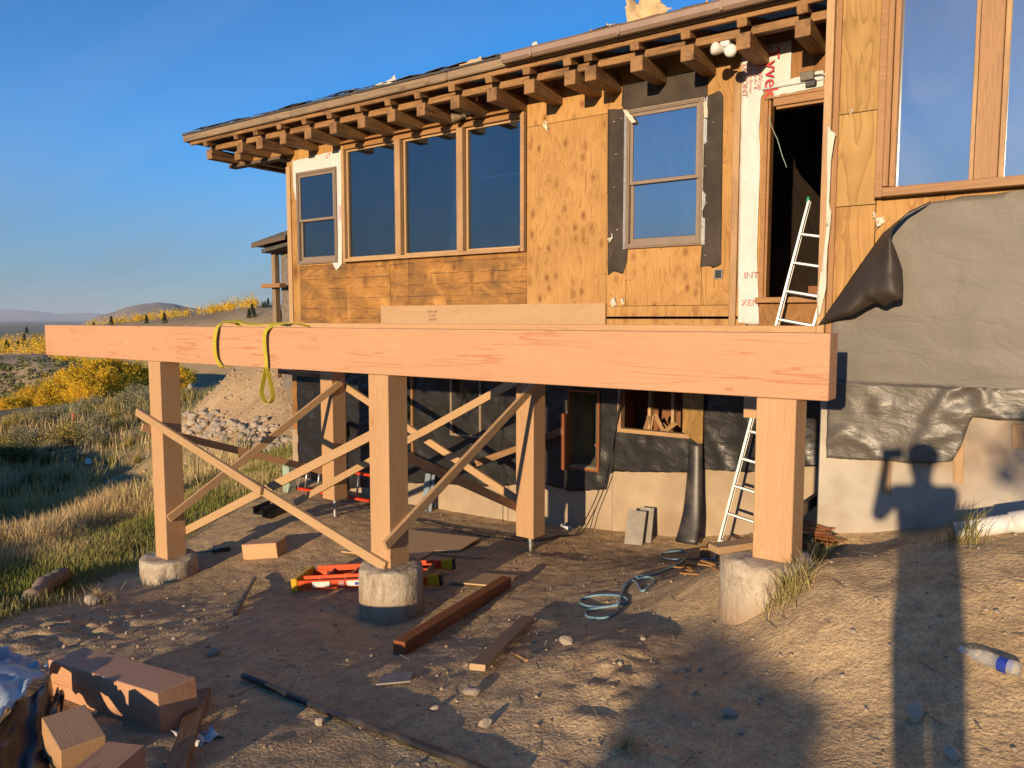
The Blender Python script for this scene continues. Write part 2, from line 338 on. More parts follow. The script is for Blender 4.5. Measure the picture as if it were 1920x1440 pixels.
def plywood(name, c1, c2, ck, knots, kscale, stain_amt=0.0, band=0.0, nails=0.5, vertical=True, rows=False):
    """rotary-cut face veneer; local x/z lie in the sheet, veneer grain runs up z when vertical"""
    t = NT(name); c1 = tuple(x*0.675 for x in c1[:3])+(1,); c2 = tuple(x*0.46 for x in c2[:3])+(1,); ck = tuple(x*0.45 for x in ck[:3])+(1,)
    g = (9.0, 9.0, 0.75) if vertical else (0.75, 9.0, 9.0)
    co = t.coords()
    wn = t.n('TexNoise', Scale=1.7, Detail=3); t.set(wn.inputs['Vector'], co)
    vm = t.n('VectorMath', _operation='MULTIPLY_ADD'); t.set(vm.inputs[0], wn.outputs['Color']); vm.inputs[1].default_value = (0.14, 0.0, 0.14); t.set(vm.inputs[2], co)
    kv = t.n('Mapping'); t.set(kv.inputs[0], vm.outputs[0] if not rows else co); kv.inputs['Scale'].default_value = (kscale*1.25, 0.001, kscale*0.62) if not rows else (7.5, 0.001, 4.8)
    vo = t.n('TexVoronoi', Scale=1.0, Randomness=0.72 if rows else 1.0); t.set(vo.inputs['Vector'], kv.outputs[0])
    sc = t.n('SeparateColor'); t.set(sc.inputs[0], vo.outputs['Color'])
    kd = t.math('ADD', vo.outputs['Distance'], t.math('MULTIPLY', t.math('GREATER_THAN', sc.outputs[0], knots), 9.0))
    size = t.math('ADD', 1.0 if rows else 0.6, t.math('MULTIPLY', sc.outputs[1], 0.9)); kd = t.math('DIVIDE', kd, size)
    knot = t.ramp(kd, (0.0, 1.0), (0.07, 0.85), (0.15, 0.5), (0.30, 0.0)); halo = t.ramp(kd, (0.08, 1.0), (0.55, 0.0))
    gm = t.n('Mapping'); t.set(gm.inputs[0], vm.outputs[0]); gm.inputs['Scale'].default_value = g
    gsrc = t.noise(gm.outputs[0], 0.34, 3, 0.5, 0.5)
    rg = t.math('FRACT', t.math('ADD', t.math('MULTIPLY', gsrc, 20.0), t.math('MULTIPLY', halo, 0.9 if rows else 3.0)))
    rg = t.ramp(rg, (0.0, 0.0), (0.75, 0.4), (0.92, 1.0), (1.0, 0.0))
    fib = t.noise(gm.outputs[0], 6.0, 5, 0.65)
    f = t.math('ADD', t.math('MULTIPLY', rg, 0.6), t.math('MULTIPLY', fib, 0.55))
    f = t.math('ADD', f, t.math('MULTIPLY', t.math('SUBTRACT', t.noise(co, 1.8, 4), 0.5), 0.9), True)
    col = t.mix(f, c1, c2); col = t.mix(t.math('MULTIPLY', halo, 0.35), col, c2); col = t.mix(t.math('MULTIPLY', knot, 0.92), col, ck)
    if stain_amt > 0:
        sv = t.coords((0.7, 1, 1.5)); s1 = t.ramp(t.noise(sv, 2.1, 6, 0.66, 0.6), (0.42, 0.0), (0.64, 1.0))
        col = t.mix(t.math('MULTIPLY', s1, stain_amt), col, (0.115, 0.062, 0.026, 1))
        lt = t.ramp(t.noise(t.coords((1.1, 1, 0.9)), 2.7, 4, 0.6, 0.8), (0.56, 0.0), (0.68, 1.0))
        col = t.mix(t.math('MULTIPLY', lt, 0.35*min(1, stain_amt*1.5)), col, (0.66, 0.36, 0.10, 1))
    if band > 0:     # water lines left by the old lap siding
        bw = t.n('TexCoord'); sp = t.n('SeparateXYZ'); t.set(sp.inputs[0], bw.outputs['Object'])
        zz_ = t.math('ADD', sp.outputs[2], t.math('MULTIPLY', t.math('SUBTRACT', t.noise(t.coords((1.5, 1, 1.5)), 2.0, 4), 0.5), 0.035))
        fr = t.math('FRACT', t.math('MULTIPLY', zz_, 6.2)); bl = t.ramp(fr, (0.0, 0.0), (0.86, 0.1), (0.95, 1.0), (1.0, 0.0))
        msk = t.ramp(t.noise(t.coords((1, 1, 1)), 3.0, 5, 0.7), (0.40, 0.0), (0.56, 1.0))
        col = t.mix(t.math('MULTIPLY', t.math('MULTIPLY', bl, msk), band), col, (0.06, 0.03, 0.014, 1))
    if nails > 0:
        nv = t.n('TexVoronoi', Scale=7.5, Randomness=0.9); t.set(nv.inputs['Vector'], t.coords((1, 0.001, 0.8)))
        ns = t.n('SeparateColor'); t.set(ns.inputs[0], nv.outputs['Color'])
        nd = t.math('ADD', nv.outputs['Distance'], t.math('MULTIPLY', t.math('GREATER_THAN', ns.outputs[1], nails), 9.0))
        col = t.mix(t.ramp(nd, (0.04, 0.9), (0.075, 0.0)), col, (0.05, 0.026, 0.014, 1))
    col = hue_var(t, col, 0.05)
    return t.principled(col, 0.62, t.bump(t.noise(t.coords(g), 6.0, 2, 0.6), 0.2, 0.003), Specular_IOR_Level=0.25)
M_PLY = plywood('sheathing', (0.66,0.385,0.125,1), (0.50,0.235,0.06,1), (0.25,0.085,0.022,1), 0.45, 3.2, 0.15)
M_PLYK = plywood('knotty_sheathing', (0.68,0.395,0.135,1), (0.58,0.29,0.085,1), (0.30,0.095,0.022,1), 0.50, 5.0, 0.05, rows=True, nails=0.2)
M_PLYSTAIN = plywood('stained_sheathing', (0.60,0.31,0.085,1), (0.46,0.20,0.045,1), (0.16,0.055,0.018,1), 0.55, 4.2, 0.8, band=1.0, nails=0.6, vertical=False)
M_PLYLT = plywood('clean_sheathing', (0.64,0.40,0.135,1), (0.52,0.285,0.075,1), (0.28,0.11,0.035,1), 0.16, 2.2, 0.12)
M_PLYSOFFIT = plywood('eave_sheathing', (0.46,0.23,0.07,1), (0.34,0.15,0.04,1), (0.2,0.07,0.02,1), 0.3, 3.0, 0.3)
M_PLYGND = plywood('ground_plywood', (0.60,0.43,0.25,1), (0.48,0.32,0.17,1), (0.3,0.16,0.08,1), 0.2, 3.0, 0.0, nails=0.0)
M_CONC = plain('concrete', (0.40,0.335,0.25,1), 0.85, 0.25, 3.0, 0.5, 30.0, dirt=(0.20,0.145,0.095,1), dirt_amt=0.8)
M_CONCW = plain('pale_concrete', (0.50,0.45,0.37,1), 0.85, 0.25, 2.2, 0.6, 26.0, dirt=(0.25,0.18,0.115,1), dirt_amt=0.95)
def pier_concrete():
    t = NT('stained_pier_concrete'); c = t.coords(); n1 = t.noise(c, 4.0, 5, 0.65, 0.4); n2 = t.noise(t.coords((3, 3, 0.7)), 3.0, 5, 0.65); n3 = t.noise(c, 26.0, 4, 0.7); tcx = t.n('TexCoord'); sp = t.n('SeparateXYZ'); t.set(sp.inputs[0], tcx.outputs['Object'])
    col = t.mix(t.ramp(n1, (0.36, 0.0), (0.62, 1.0)), (0.30,0.235,0.16,1), (0.46,0.405,0.315,1)); col = t.mix(t.math('MULTIPLY', t.ramp(n2, (0.50, 0.0), (0.64, 1.0)), 0.75), col, (0.15,0.105,0.065,1))
    col = t.mix(t.math('MULTIPLY', t.ramp(n3, (0.58, 0.0), (0.68, 1.0)), 0.5), col, (0.60,0.55,0.46,1)); pit = t.ramp(n3, (0.30, 1.0), (0.38, 0.0)); col = t.mix(t.math('MULTIPLY', pit, 0.8), col, (0.10,0.07,0.045,1))
    soil = t.math('ADD', t.math('MULTIPLY', sp.outputs[2], -2.6), t.math('MULTIPLY', t.math('SUBTRACT', n1, 0.5), 1.6)); col = t.mix(t.math('MULTIPLY', t.ramp(soil, (0.55, 0.0), (1.0, 1.0)), 0.8), col, (0.30,0.205,0.125,1))
    return t.principled(col, 0.9, t.bump(t.math('ADD', n3, t.math('MULTIPLY', n1, 0.8)), 0.8, 0.02), Specular_IOR_Level=0.2)
M_PIER = pier_concrete()
M_STUCCO = plain('parged_foundation', (0.43,0.335,0.225,1), 0.9, 0.2, 2.0, 0.4, 22.0, dirt=(0.25,0.18,0.115,1), dirt_amt=0.9)
M_PAVER = plain('grey_paver', (0.30,0.275,0.235,1), 0.85, 0.2, 8.0, 0.4, 60.0)
M_ALU = plain('aluminium', (0.60,0.60,0.59,1), 0.38, 0.12, 5.0, 0.08, 60.0, metal=0.85)
M_GALV = plain('galvanised_steel', (0.46,0.46,0.44,1), 0.42, 0.3, 20.0, 0.1, 60.0, metal=0.8)
M_ORANGE = plain('orange_fibreglass', (0.78,0.085,0.012,1), 0.42, 0.12, 6.0, 0.05, 40.0)
M_RED = plain('red_fibreglass', (0.66,0.05,0.018,1), 0.42, 0.12, 6.0, 0.05, 40.0)
M_YELLOWP = plain('yellow_plastic', (0.75,0.42,0.015,1), 0.4, 0.12, 6.0, 0.05, 40.0)
M_BLACKP = plain('black_plastic', (0.022,0.022,0.024,1), 0.42, 0.3, 9.0, 0.15, 30.0, dirt=(0.13,0.1,0.075,1), dirt_amt=0.4)
M_WHITEP = plain('white_pvc', (0.78,0.76,0.70,1), 0.4, 0.08, 5.0, 0.03, 40.0, dirt=(0.45,0.36,0.26,1), dirt_amt=0.35)
M_WHITE = plain('white_enamel', (0.80,0.79,0.76,1), 0.32, 0.05, 5.0, 0.02)
M_GREEN = plain('green_cap', (0.01,0.30,0.10,1), 0.4, 0.1)
M_UTIL = plain('utility_green', (0.34,0.44,0.36,1), 0.55, 0.12)
M_HOSE = plain('blue_hose', (0.17,0.30,0.37,1), 0.45, 0.2, 14.0)
M_STRAP = plain('sling_webbing', (0.50,0.42,0.035,1), 0.8, 0.2, 40.0, 0.5, 160.0)
M_SLATE = plain('blue_grey_board', (0.23,0.29,0.34,1), 0.6, 0.2, 8.0)
M_SHINGLE = plain('asphalt_shingle', (0.09,0.085,0.08,1), 0.95, 0.5, 25.0, 0.8, 90.0)
M_DARKWOOD = wood('dark_eave_wood', (0.17,0.12,0.08,1), (0.09,0.06,0.04,1), (0.03,0.02,0.01,1), fine=0.8, rings=0.4)
M_GUTTER = plain('brown_gutter', (0.33,0.235,0.18,1), 0.42, 0.12, 5.0, 0.05)
M_CLAD = plain('taupe_cladding', (0.27,0.205,0.15,1), 0.42, 0.1, 5.0, 0.03)
M_BLACKSEAL = plain('black_gasket', (0.02,0.02,0.02,1), 0.6)
M_PAPER = plain('tan_paper', (0.66,0.47,0.25,1), 0.85, 0.12, 5.0, 0.15)
M_TYVEK = plain('house_wrap', (0.66,0.65,0.62,1), 0.55, 0.07, 7.0, 0.25, 14.0)
M_RAG = plain('torn_wrap', (0.68,0.63,0.53,1), 0.7, 0.1, 9.0, 0.3, 20.0)
M_INKRED = plain('red_ink', (0.62,0.035,0.05,1), 0.6, 0.1)
M_INKPINK = plain('pink_ink', (0.66,0.25,0.24,1), 0.6, 0.1)
M_INKBLUE = plain('blue_ink', (0.02,0.05,0.36,1), 0.5, 0.1)
M_INKGREY = plain('grey_ink', (0.05,0.048,0.045,1), 0.5, 0.1)
M_INKBROWN = plain('brown_ink', (0.16,0.075,0.03,1), 0.7, 0.1)
M_CABLE = plain('black_cable', (0.018,0.018,0.018,1), 0.5, 0.2)
M_ROCK = plain('grey_rock', (0.42,0.36,0.285,1), 0.85, 0.3, 9.0, 0.5, 40.0, dirt=(0.30,0.215,0.14,1), dirt_amt=0.7)
M_ROCKL = plain('pale_rock', (0.47,0.40,0.31,1), 0.85, 0.3, 9.0, 0.5, 40.0, dirt=(0.36,0.26,0.17,1), dirt_amt=0.5)
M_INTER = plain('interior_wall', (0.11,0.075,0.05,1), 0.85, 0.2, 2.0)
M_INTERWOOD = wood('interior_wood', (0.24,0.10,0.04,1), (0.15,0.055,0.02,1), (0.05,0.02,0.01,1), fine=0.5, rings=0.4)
M_METALBOX = plain('bronze_box', (0.15,0.13,0.10,1), 0.45, 0.2)
M_RUST = plain('rusty_red', (0.5,0.12,0.03,1), 0.8, 0.3)

def felt(name, col, rough, weave=0.25, streak=0.4, wrinkle=0.55):
    t = NT(name); c = t.coords(rnd=False); col = tuple(x*0.78 for x in col[:3])
    n1 = t.noise(t.coords((0.35, 1, 3.5), rnd=False), 2.2, 5, 0.6); n2 = t.noise(c, 1.2, 3)
    dark = tuple(x*0.72 for x in col[:3])+(1,); lite = tuple(x*1.25 for x in col[:3])+(1,)
    cc = t.mix(t.math('ADD', t.math('MULTIPLY', n1, streak), t.math('MULTIPLY', n2, 1-streak)), dark, lite)
    w = t.noise(c, 240.0, 2); h = t.math('MULTIPLY', w, weave)
    wr = t.noise(t.coords((0.8, 1, 1.6), rnd=False), 3.5, 5, 0.55, 0.6)
    nb = t.bump(wr, wrinkle, 0.035); nb = t.bump(h, 0.2, 0.002, nb)
    return t.principled(cc, rough, nb, Specular_IOR_Level=0.5)
M_FELT = felt('grey_underlayment', (0.145,0.130,0.107,1), 0.55, 0.4, 0.6, 0.28)
M_FELTLOW = felt('creased_underlayment', (0.105,0.094,0.078,1), 0.42, 0.3)
M_FELTB = felt('brown_underlayment', (0.045,0.034,0.024,1), 0.6, 0.4)
M_WRAPK = felt('black_vapour_wrap', (0.022,0.021,0.021,1), 0.36, 0.2)
M_FLASH = plain('brown_flashing_felt', (0.040,0.029,0.020,1), 0.75, 0.3, 4.0, 0.3, 40.0, dirt=(0.085,0.065,0.045,1), dirt_amt=0.5)

def glass(name, refl, tint, pale_film=0.006):
    t = NT(name); g = t.n('BsdfGlossy', Roughness=0.012); g.inputs['Color'].default_value = (0.92,0.96,1,1)
    wav = t.noise(t.coords((1, 1, 1)), 0.9, 1); t.set(g.inputs['Normal'], t.bump(wav, 0.05, 0.02))
    tr = t.n('BsdfTransparent'); tr.inputs['Color'].default_value = tint
    lw = t.n('LayerWeight', Blend=0.35); fac = t.math('ADD', t.math('MULTIPLY', lw.outputs['Fresnel'], 0.8), refl, True)
    ms = t.n('MixShader'); t.set(ms.inputs[0], fac); t.t.links.new(tr.outputs[0], ms.inputs[1]); t.t.links.new(g.outputs[0], ms.inputs[2])
    df = t.n('BsdfDiffuse'); df.inputs[0].default_value = (0.72, 0.70, 0.66, 1); md = t.n('MixShader')   # dusty, smeared pane; its paleness also stands in for mirrored cloud
    sm_ = t.noise(t.coords((1.0, 1, 0.5)), 2.4, 5, 0.6, 0.8); t.set(md.inputs[0], t.math('MULTIPLY', t.ramp(sm_, (0.3, 0.35), (0.7, 1.0)), pale_film)); t.t.links.new(ms.outputs[0], md.inputs[1]); t.t.links.new(df.outputs[0], md.inputs[2])
    t.t.links.new(md.outputs[0], t.out.inputs[0]); return t.m
M_GLASS = glass('dark_window_glass', 0.10, (0.42,0.46,0.46,1))
M_GLASSLOWE = glass('coated_window_glass', 0.34, (0.3,0.34,0.34,1), 0.03)
M_GLASSBIG = glass('milky_window_glass', 0.38, (0.3,0.34,0.34,1), 0.085)

def dirt_material():
    t = NT('bare_dirt'); c = t.coords(rnd=False)
    n1 = t.noise(c, 0.7, 5, 0.6); n2 = t.noise(c, 6.0, 4, 0.65); n3 = t.noise(c, 45.0, 2, 0.65)
    col = t.mix(t.ramp(n1, (0.35, 0.0), (0.65, 1.0)), (0.47,0.328,0.165,1), (0.58,0.425,0.228,1))
    col = t.mix(t.math('MULTIPLY', t.ramp(n2, (0.38, 1.0), (0.55, 0.0)), 0.55), col, (0.27,0.185,0.105,1))
    red = t.ramp(t.noise(c, 1.6, 4, 0.6, 0.5), (0.60, 0.0), (0.74, 1.0)); col = t.mix(t.math('MULTIPLY', red, 0.35), col, (0.36,0.19,0.12,1))
    grit = t.noise(c, 95.0, 3, 0.7); col = t.mix(t.math('MULTIPLY', t.ramp(grit, (0.36, 1.0), (0.52, 0.0)), 0.62), col, (0.19,0.128,0.082,1)); col = t.mix(t.math('MULTIPLY', t.ramp(grit, (0.56, 0.0), (0.70, 1.0)), 0.5), col, (0.62,0.47,0.29,1))
    clod = t.noise(c, 22.0, 3, 0.65); col = t.mix(t.math('MULTIPLY', t.ramp(clod, (0.34, 1.0), (0.50, 0.0)), 0.40), col, (0.22,0.150,0.096,1))
    vo = t.n('TexVoronoi', Scale=34.0, Randomness=1.0); t.set(vo.inputs['Vector'], c)
    vs_ = t.n('SeparateColor'); t.set(vs_.inputs[0], vo.outputs['Color'])
    peb = t.math('MULTIPLY', t.ramp(vo.outputs['Distance'], (0.18, 1.0), (0.3, 0.0)), t.math('GREATER_THAN', vs_.outputs[0], 0.80))
    col = t.mix(t.math('MULTIPLY', peb, 0.7), col, t.mix(vs_.outputs[1], (0.21,0.165,0.125,1), (0.40,0.33,0.24,1)))
    straw = t.noise(t.coords((40, 3, 1), rnd=False, rot=(0, 0, 0.7)), 3.0, 3, 0.5); col = t.mix(t.math('MULTIPLY', t.ramp(straw, (0.68, 0.0), (0.72, 1.0)), 0.35), col, (0.40,0.31,0.19,1))
    # turf: its own colour where the lawn begins
    at = t.n('Attribute', _attribute_name='tone'); sp = t.n('SeparateColor'); t.set(sp.inputs[0], at.outputs['Color'])
    turf = t.mix(t.ramp(t.noise(c, 1.3, 5, 0.65), (0.38, 0.0), (0.62, 1.0)), (0.15,0.13,0.055,1), (0.32,0.235,0.115,1))
    edge = t.math('ADD', sp.outputs[0], t.math('MULTIPLY', t.math('SUBTRACT', n2, 0.5), 0.9)); edge = t.ramp(edge, (0.4, 0.0), (0.6, 1.0))
    col = t.mix(edge, col, turf)
    gb = t.n('TexVoronoi', Scale=15.0, Randomness=1.0); t.set(gb.inputs['Vector'], c)
    h = t.math('ADD', t.math('MULTIPLY', n2, 0.9), t.math('MULTIPLY', n3, 0.75)); pass
    h = t.math('ADD', h, t.math('MULTIPLY', t.math('SUBTRACT', 1.0, gb.outputs['Distance']), 0.25))
    return t.principled(col, 0.95, t.bump(h, 0.6, 0.022), Specular_IOR_Level=0.12)
M_DIRT = dirt_material()

# ================================================================== GROUND
CP = np.array([
 (0,0,-1.65),(-1.67,2.33,-2.02),(-4,2.2,-2.32),(-5.13,2.2,-2.48),(-6.4,4.3,-2.80),(-4.85,4.1,-2.56),(-4.8,5.6,-2.62),(-8.29,4.75,-3.02),
 (-2.1,4.35,-2.02),(-2.7,5.3,-2.26),(-1.08,4.42,-1.60),(-1.72,4.45,-1.99),(-1.48,4.32,-1.93),(-2.05,4.8,-2.08),(-1.05,4.85,-1.50),(-1.75,5.35,-1.72),(-1.3,5.65,-1.72),(-1.35,6.0,-1.60),(-0.5,5.9,-1.40),(0.4,5.9,-1.24),
 (-0.93,4.78,-1.49),(-0.55,5.2,-1.35),(0.3,5.0,-1.20),(-0.25,3.95,-1.58),(-0.14,3.16,-1.78),(0.9,2.6,-1.80),(-1.5,3.7,-1.98),(-0.95,3.9,-1.80),(1.5,3.9,-1.45),(-0.6,2.2,-1.88),
 (-2.2,8.5,-2.40),(-2.8,8.5,-2.46),(-4.1,8.5,-2.66),(-6.24,8.5,-2.81),(-8.5,8.5,-2.86),(-10.9,8.5,-2.74),(-4.87,7.15,-2.66),(-8.2,7.15,-2.76),(-3.0,7.86,-2.60),(-4.6,4.42,-2.62),(-3.0,7.2,-2.45),(-2.0,6.8,-2.15),
 (-9.57,5.33,-3.06),(-8.3,3.1,-2.93),(-7,2,-2.68),(-11.6,6.5,-3.12),(-13,7.3,-3.25),(-16.4,9.1,-4.35),(-21.2,11.8,-5.0),(-25,14,-4.95),(-31,17,-4.6),(-38.6,21.5,-4.3),(-46,26,-4.5),
 (-11.8,4.46,-3.3),(-14.5,5.3,-4.3),(-18,6.8,-5.2),(-22.5,8.5,-5.5),(-29,11,-5.4),(-38,14.5,-5.2),(-47,17.9,-5.2),(-60,24,-6.5),(-60,34,-6.5),
 (-20,-3,-2.4),(-28,-3,-2.3),(-38,-2,-2.9),(-14,-4,-2.9),  # rise out of view, shaped to shade the gully
 (-16.1,11.2,-3.05),(-13.8,11,-2.88),(-12,9.5,-2.8),(-22.6,15.8,-1.55),(-19.5,15.6,-1.25),(-22.2,13.6,-3.0),(-18.2,13.0,-2.4),(-15.5,13.2,-2.2),(-24.5,18.5,-1.6),(-21,20,-1.5),(-28,20.5,-3.3),(-26,15.6,-4.2),
 (0,-10,-1.6),(-10,-12,-2.3),(10,0,-0.9),(10,10,-0.6),(5,-20,-1.6),(-20,-25,-3.3),(0,20,-2.2),(15,25,-1),(-10,14,-2.6),(-10,30,-2),(-40,-30,-4.5),(-45,45,-4),
])
_d = np.hypot(CP[:, None, 0]-CP[None, :, 0], CP[:, None, 1]-CP[None, :, 1]); _c0 = 0.35
_w = np.linalg.solve(np.block([[np.sqrt(_d**2+_c0**2), np.ones((len(CP), 1))], [np.ones((1, len(CP))), np.zeros((1, 1))]]), np.append(CP[:, 2], 0))
def hbase(x, y):
    x = np.asarray(x, float); y = np.asarray(y, float); z = np.full(x.shape, _w[-1])
    for (cx, cy, _), w in zip(CP, _w[:-1]): z = z + w*np.sqrt((x-cx)**2+(y-cy)**2+_c0**2)
    return z
def turf_edge(y):   # x of the lawn's edge
    return np.interp(y, [-6, 0, 2, 3.1, 5.33, 8.4, 11, 14], [-6.5, -6.9, -7.6, -8.3, -9.6, -10.7, -13.4, -16])
def sstep(a, b, x): t = np.clip((x-a)/(b-a), 0, 1); return t*t*(3-2*t)
def ground_h(x, y, detail=True):
    x = np.asarray(x, float); y = np.asarray(y, float)
    r = np.hypot(x+5, y-5); z = hbase(np.clip(x, -62, 20), np.clip(y, -32, 46))
    far = sstep(52, 95, r); zfar = np.interp(r, [50, 80, 130, 400, 900, 3000], [-6, -12, -21, -33, -48, -56]); z = z*(1-far)+zfar*far
    if detail:
        turf = sstep(-0.3, 0.9, turf_edge(y)-x)
        d = 0.035*fbm(x, y, 1.3, 2) + (1-turf)*(0.014*fbm(x, y, 0.30, 2, 0.55, 5.0) + 0.010*fbm(x, y, 0.11, 2, 0.5, 9.0)) + turf*0.12*fbm(x, y, 1.1, 3, 0.5, 3.0)
        mound = np.exp(-((x+0.7)**2+(y-4.6)**2)/1.4); d = d*(1+0.25*mound)
        # rough clods in the disturbed strip left of the frame and by the foreground spoil heap
        for cx, cy, rr, hh in ((-1.75, 3.45, 0.40, 0.035), (-7.2, 3.0, 0.8, 0.05), (-2.05, 3.9, 0.3, 0.03)):
            d = d + hh*np.exp(-((x-cx)**2+(y-cy)**2)/rr**2)*(1+1.6*fbm(x, y, 0.12, 2, 0.6, 2.0))
        z = z + d*(1-sstep(40, 120, r))
    return z
def gh(x, y): return float(ground_h(np.array([x]), np.array([y]))[0])
def gp(px, py, dz=0.0):
    """where a sight line meets the ground"""
    d = ray(px, py); t = 1.5; prev = t
    ts = np.concatenate([np.arange(1.5, 40, 0.02), np.arange(40, 160, 0.25)]); P = np.outer(ts, np.array(d))
    hit = np.nonzero(P[:, 2] < ground_h(P[:, 0], P[:, 1]) + dz)[0]
    i = hit[0] if len(hit) else len(ts)-1
    p = Vector(P[i]); p.z = gh(p.x, p.y); return p
def axis_lines(a, b, step, lo, hi, g):
    c = list(np.arange(a, b+1e-6, step)); s = step; v = a; L = []
    while v > lo: s *= g; v -= s; L.append(v)
    s = step; v = c[-1]; Rr = []
    while v < hi: s *= g; v += s; Rr.append(v)
    return np.array(L[::-1]+c+Rr)
gx = axis_lines(-10.2, 0.9, 0.04, -26000, 9000, 1.055); gy = axis_lines(1.6, 8.6, 0.04, -9000, 26000, 1.055)
GX, GY = np.meshgrid(gx, gy, indexing='ij'); GZ = ground_h(GX, GY)
nx, ny = GX.shape; I = np.arange(nx*ny).reshape(nx, ny)
Fq = np.stack([I[:-1, :-1], I[1:, :-1], I[1:, 1:], I[:-1, 1:]], -1).reshape(-1, 4)
turfv = sstep(-0.5, 0.5, turf_edge(GY)-GX); rr_ = np.exp(-(((GX+19)/6.0)**2+((GY-14.6)/3.6)**2)*0.9); turfv = np.clip(turfv-1.6*rr_*(GZ > -3.6), 0, 1)
gcols = np.stack([turfv]*3, -1).reshape(-1, 3)
ground = arr_mesh('ground', np.stack([GX, GY, GZ], -1).reshape(-1, 3), Fq, M_DIRT, smooth=True, cols=gcols); tag(ground, 'bare trampled dirt yard running into dry grass slope', kind='structure')

# ================================================================== HOUSE
YW, YR = 8.56, 5.95                     # recessed wall, projecting wall on the right
house = empty('house', (-6, YW, -2.6), 'timber house stripped to plywood sheathing, house wrap and black underlayment', 'house')
def Wx(px, py, y=YW): return atY(px, py, y).x
def Wz(px, py, y=YW): return atY(px, py, y).z
XC = Wx(541, 450)                        # left corner
XR = atY(1550, 400, YR).x                # corner of the projecting wing
ZT = 3.20
def sheet(x0, x1, z0, z1, mat, y=YW, th=0.012, name='plywood_sheet', parent=house, gap=0.0025):
    mb = MB(); mb.box((0, 0, 0), (x1-x0-2*gap, th, z1-z0-2*gap), None, 0.0015)
    return mb.build(name, mat, parent, Matrix.Translation(((x0+x1)/2, y+th/2, (z0+z1)/2)), normals=True)
ZB = -0.62
# openings, from the sight lines to their edges
w1 = (Wx(560, 410), Wx(634, 410), Wz(600, 494), Wz(600, 318))
tr = (Wx(646, 380), Wx(987, 350), Wz(815, 482), Wz(815, 243))
w5 = (Wx(1176, 330), Wx(1319, 330), Wz(1247, 463), Wz(1247, 196))
dr = (Wx(1428, 380), XR+0.02, Wz(1490, 557), Wz(1490, 180))
xa, xk, xf, xi, xj = XC, Wx(988, 400), Wx(1138, 400), Wx(1371, 400), Wx(1384, 400)
zs1 = Wz(1137, 213)                       # seam above the knotty sheet
zs2 = Wz(1260, 573)                       # seam below window
# left corner and first window
sheet(xa, w1[0], -0.2, ZT, M_PLY)
sheet(w1[0], w1[1], w1[3], ZT, M_PLY); sheet(w1[1], tr[0], w1[2]-0.03, ZT, M_PLY)
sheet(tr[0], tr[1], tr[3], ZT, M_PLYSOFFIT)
# stained row under the picture windows
s1, s2 = Wx(732, 545), Wx(766, 545); zl = w1[2]-0.03
corner_low = Wx(556, 545)
sheet(w1[0]+0.002, w1[1]-0.002, zl, w1[2], M_PLY)
sheet(w1[0], s1, -0.2, zl, M_PLYSTAIN); sheet(w1[0], s1, ZB, -0.2, M_PLYSTAIN); sheet(s1, s2, -0.2, tr[2], M_PLYSTAIN); sheet(s2, xk, -0.2, tr[2], M_PLYSTAIN)
sheet(tr[0], s1, zl, tr[2], M_PLYSTAIN)
sheet(s1, xk, ZB, -0.2, M_PLYSTAIN); sheet(xa, w1[0], ZB, -0.2, M_PLY)
# knotty sheet and the one round the sash window
sheet(xk, xf, -0.2, zs1, M_PLYK); sheet(xk, xf, zs1, ZT, M_PLYK); sheet(xk, xf, ZB, -0.2, M_PLYK)
sheet(xf, w5[0], zs2, ZT, M_PLYK); sheet(w5[0], w5[1], w5[3], ZT, M_PLY); sheet(w5[0], w5[1], zs2, w5[2], M_PLYK); sheet(w5[1], xi, zs2, ZT, M_PLY)
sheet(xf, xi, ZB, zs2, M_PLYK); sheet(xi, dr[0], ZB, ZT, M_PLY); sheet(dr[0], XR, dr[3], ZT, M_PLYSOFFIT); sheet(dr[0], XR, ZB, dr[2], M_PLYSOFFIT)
# boards nailed on the sheathing
board('corner_board', (xj-0.03, YW-0.02, ZB), (xj-0.03, YW-0.02, 2.70), 0.075, 0.036, M_TRIMLT, house)
board('corner_board', (XC+0.05, YW-0.013, -0.2), (XC+0.05, YW-0.013, 2.55), 0.10, 0.022, M_STUD, house)
za, zb_ = Wz(930, 608), Wz(930, 571)
board('ledger_board', (Wx(718, 590), YW-0.024, (zb_-0.62)/2), (Wx(1138, 590), YW-0.024, (zb_-0.62)/2), 0.044, zb_+0.62, M_LVL, house)
t_ = text_mesh('stamp', 'HEM-FIR\nS-DRY\n2&BTR', 0.055, Matrix.Translation((Wx(815, 590), YW-0.0475, Wz(815, 592))) @ Matrix.Rotation(R(90), 4, 'X'), M_INKBROWN, house)

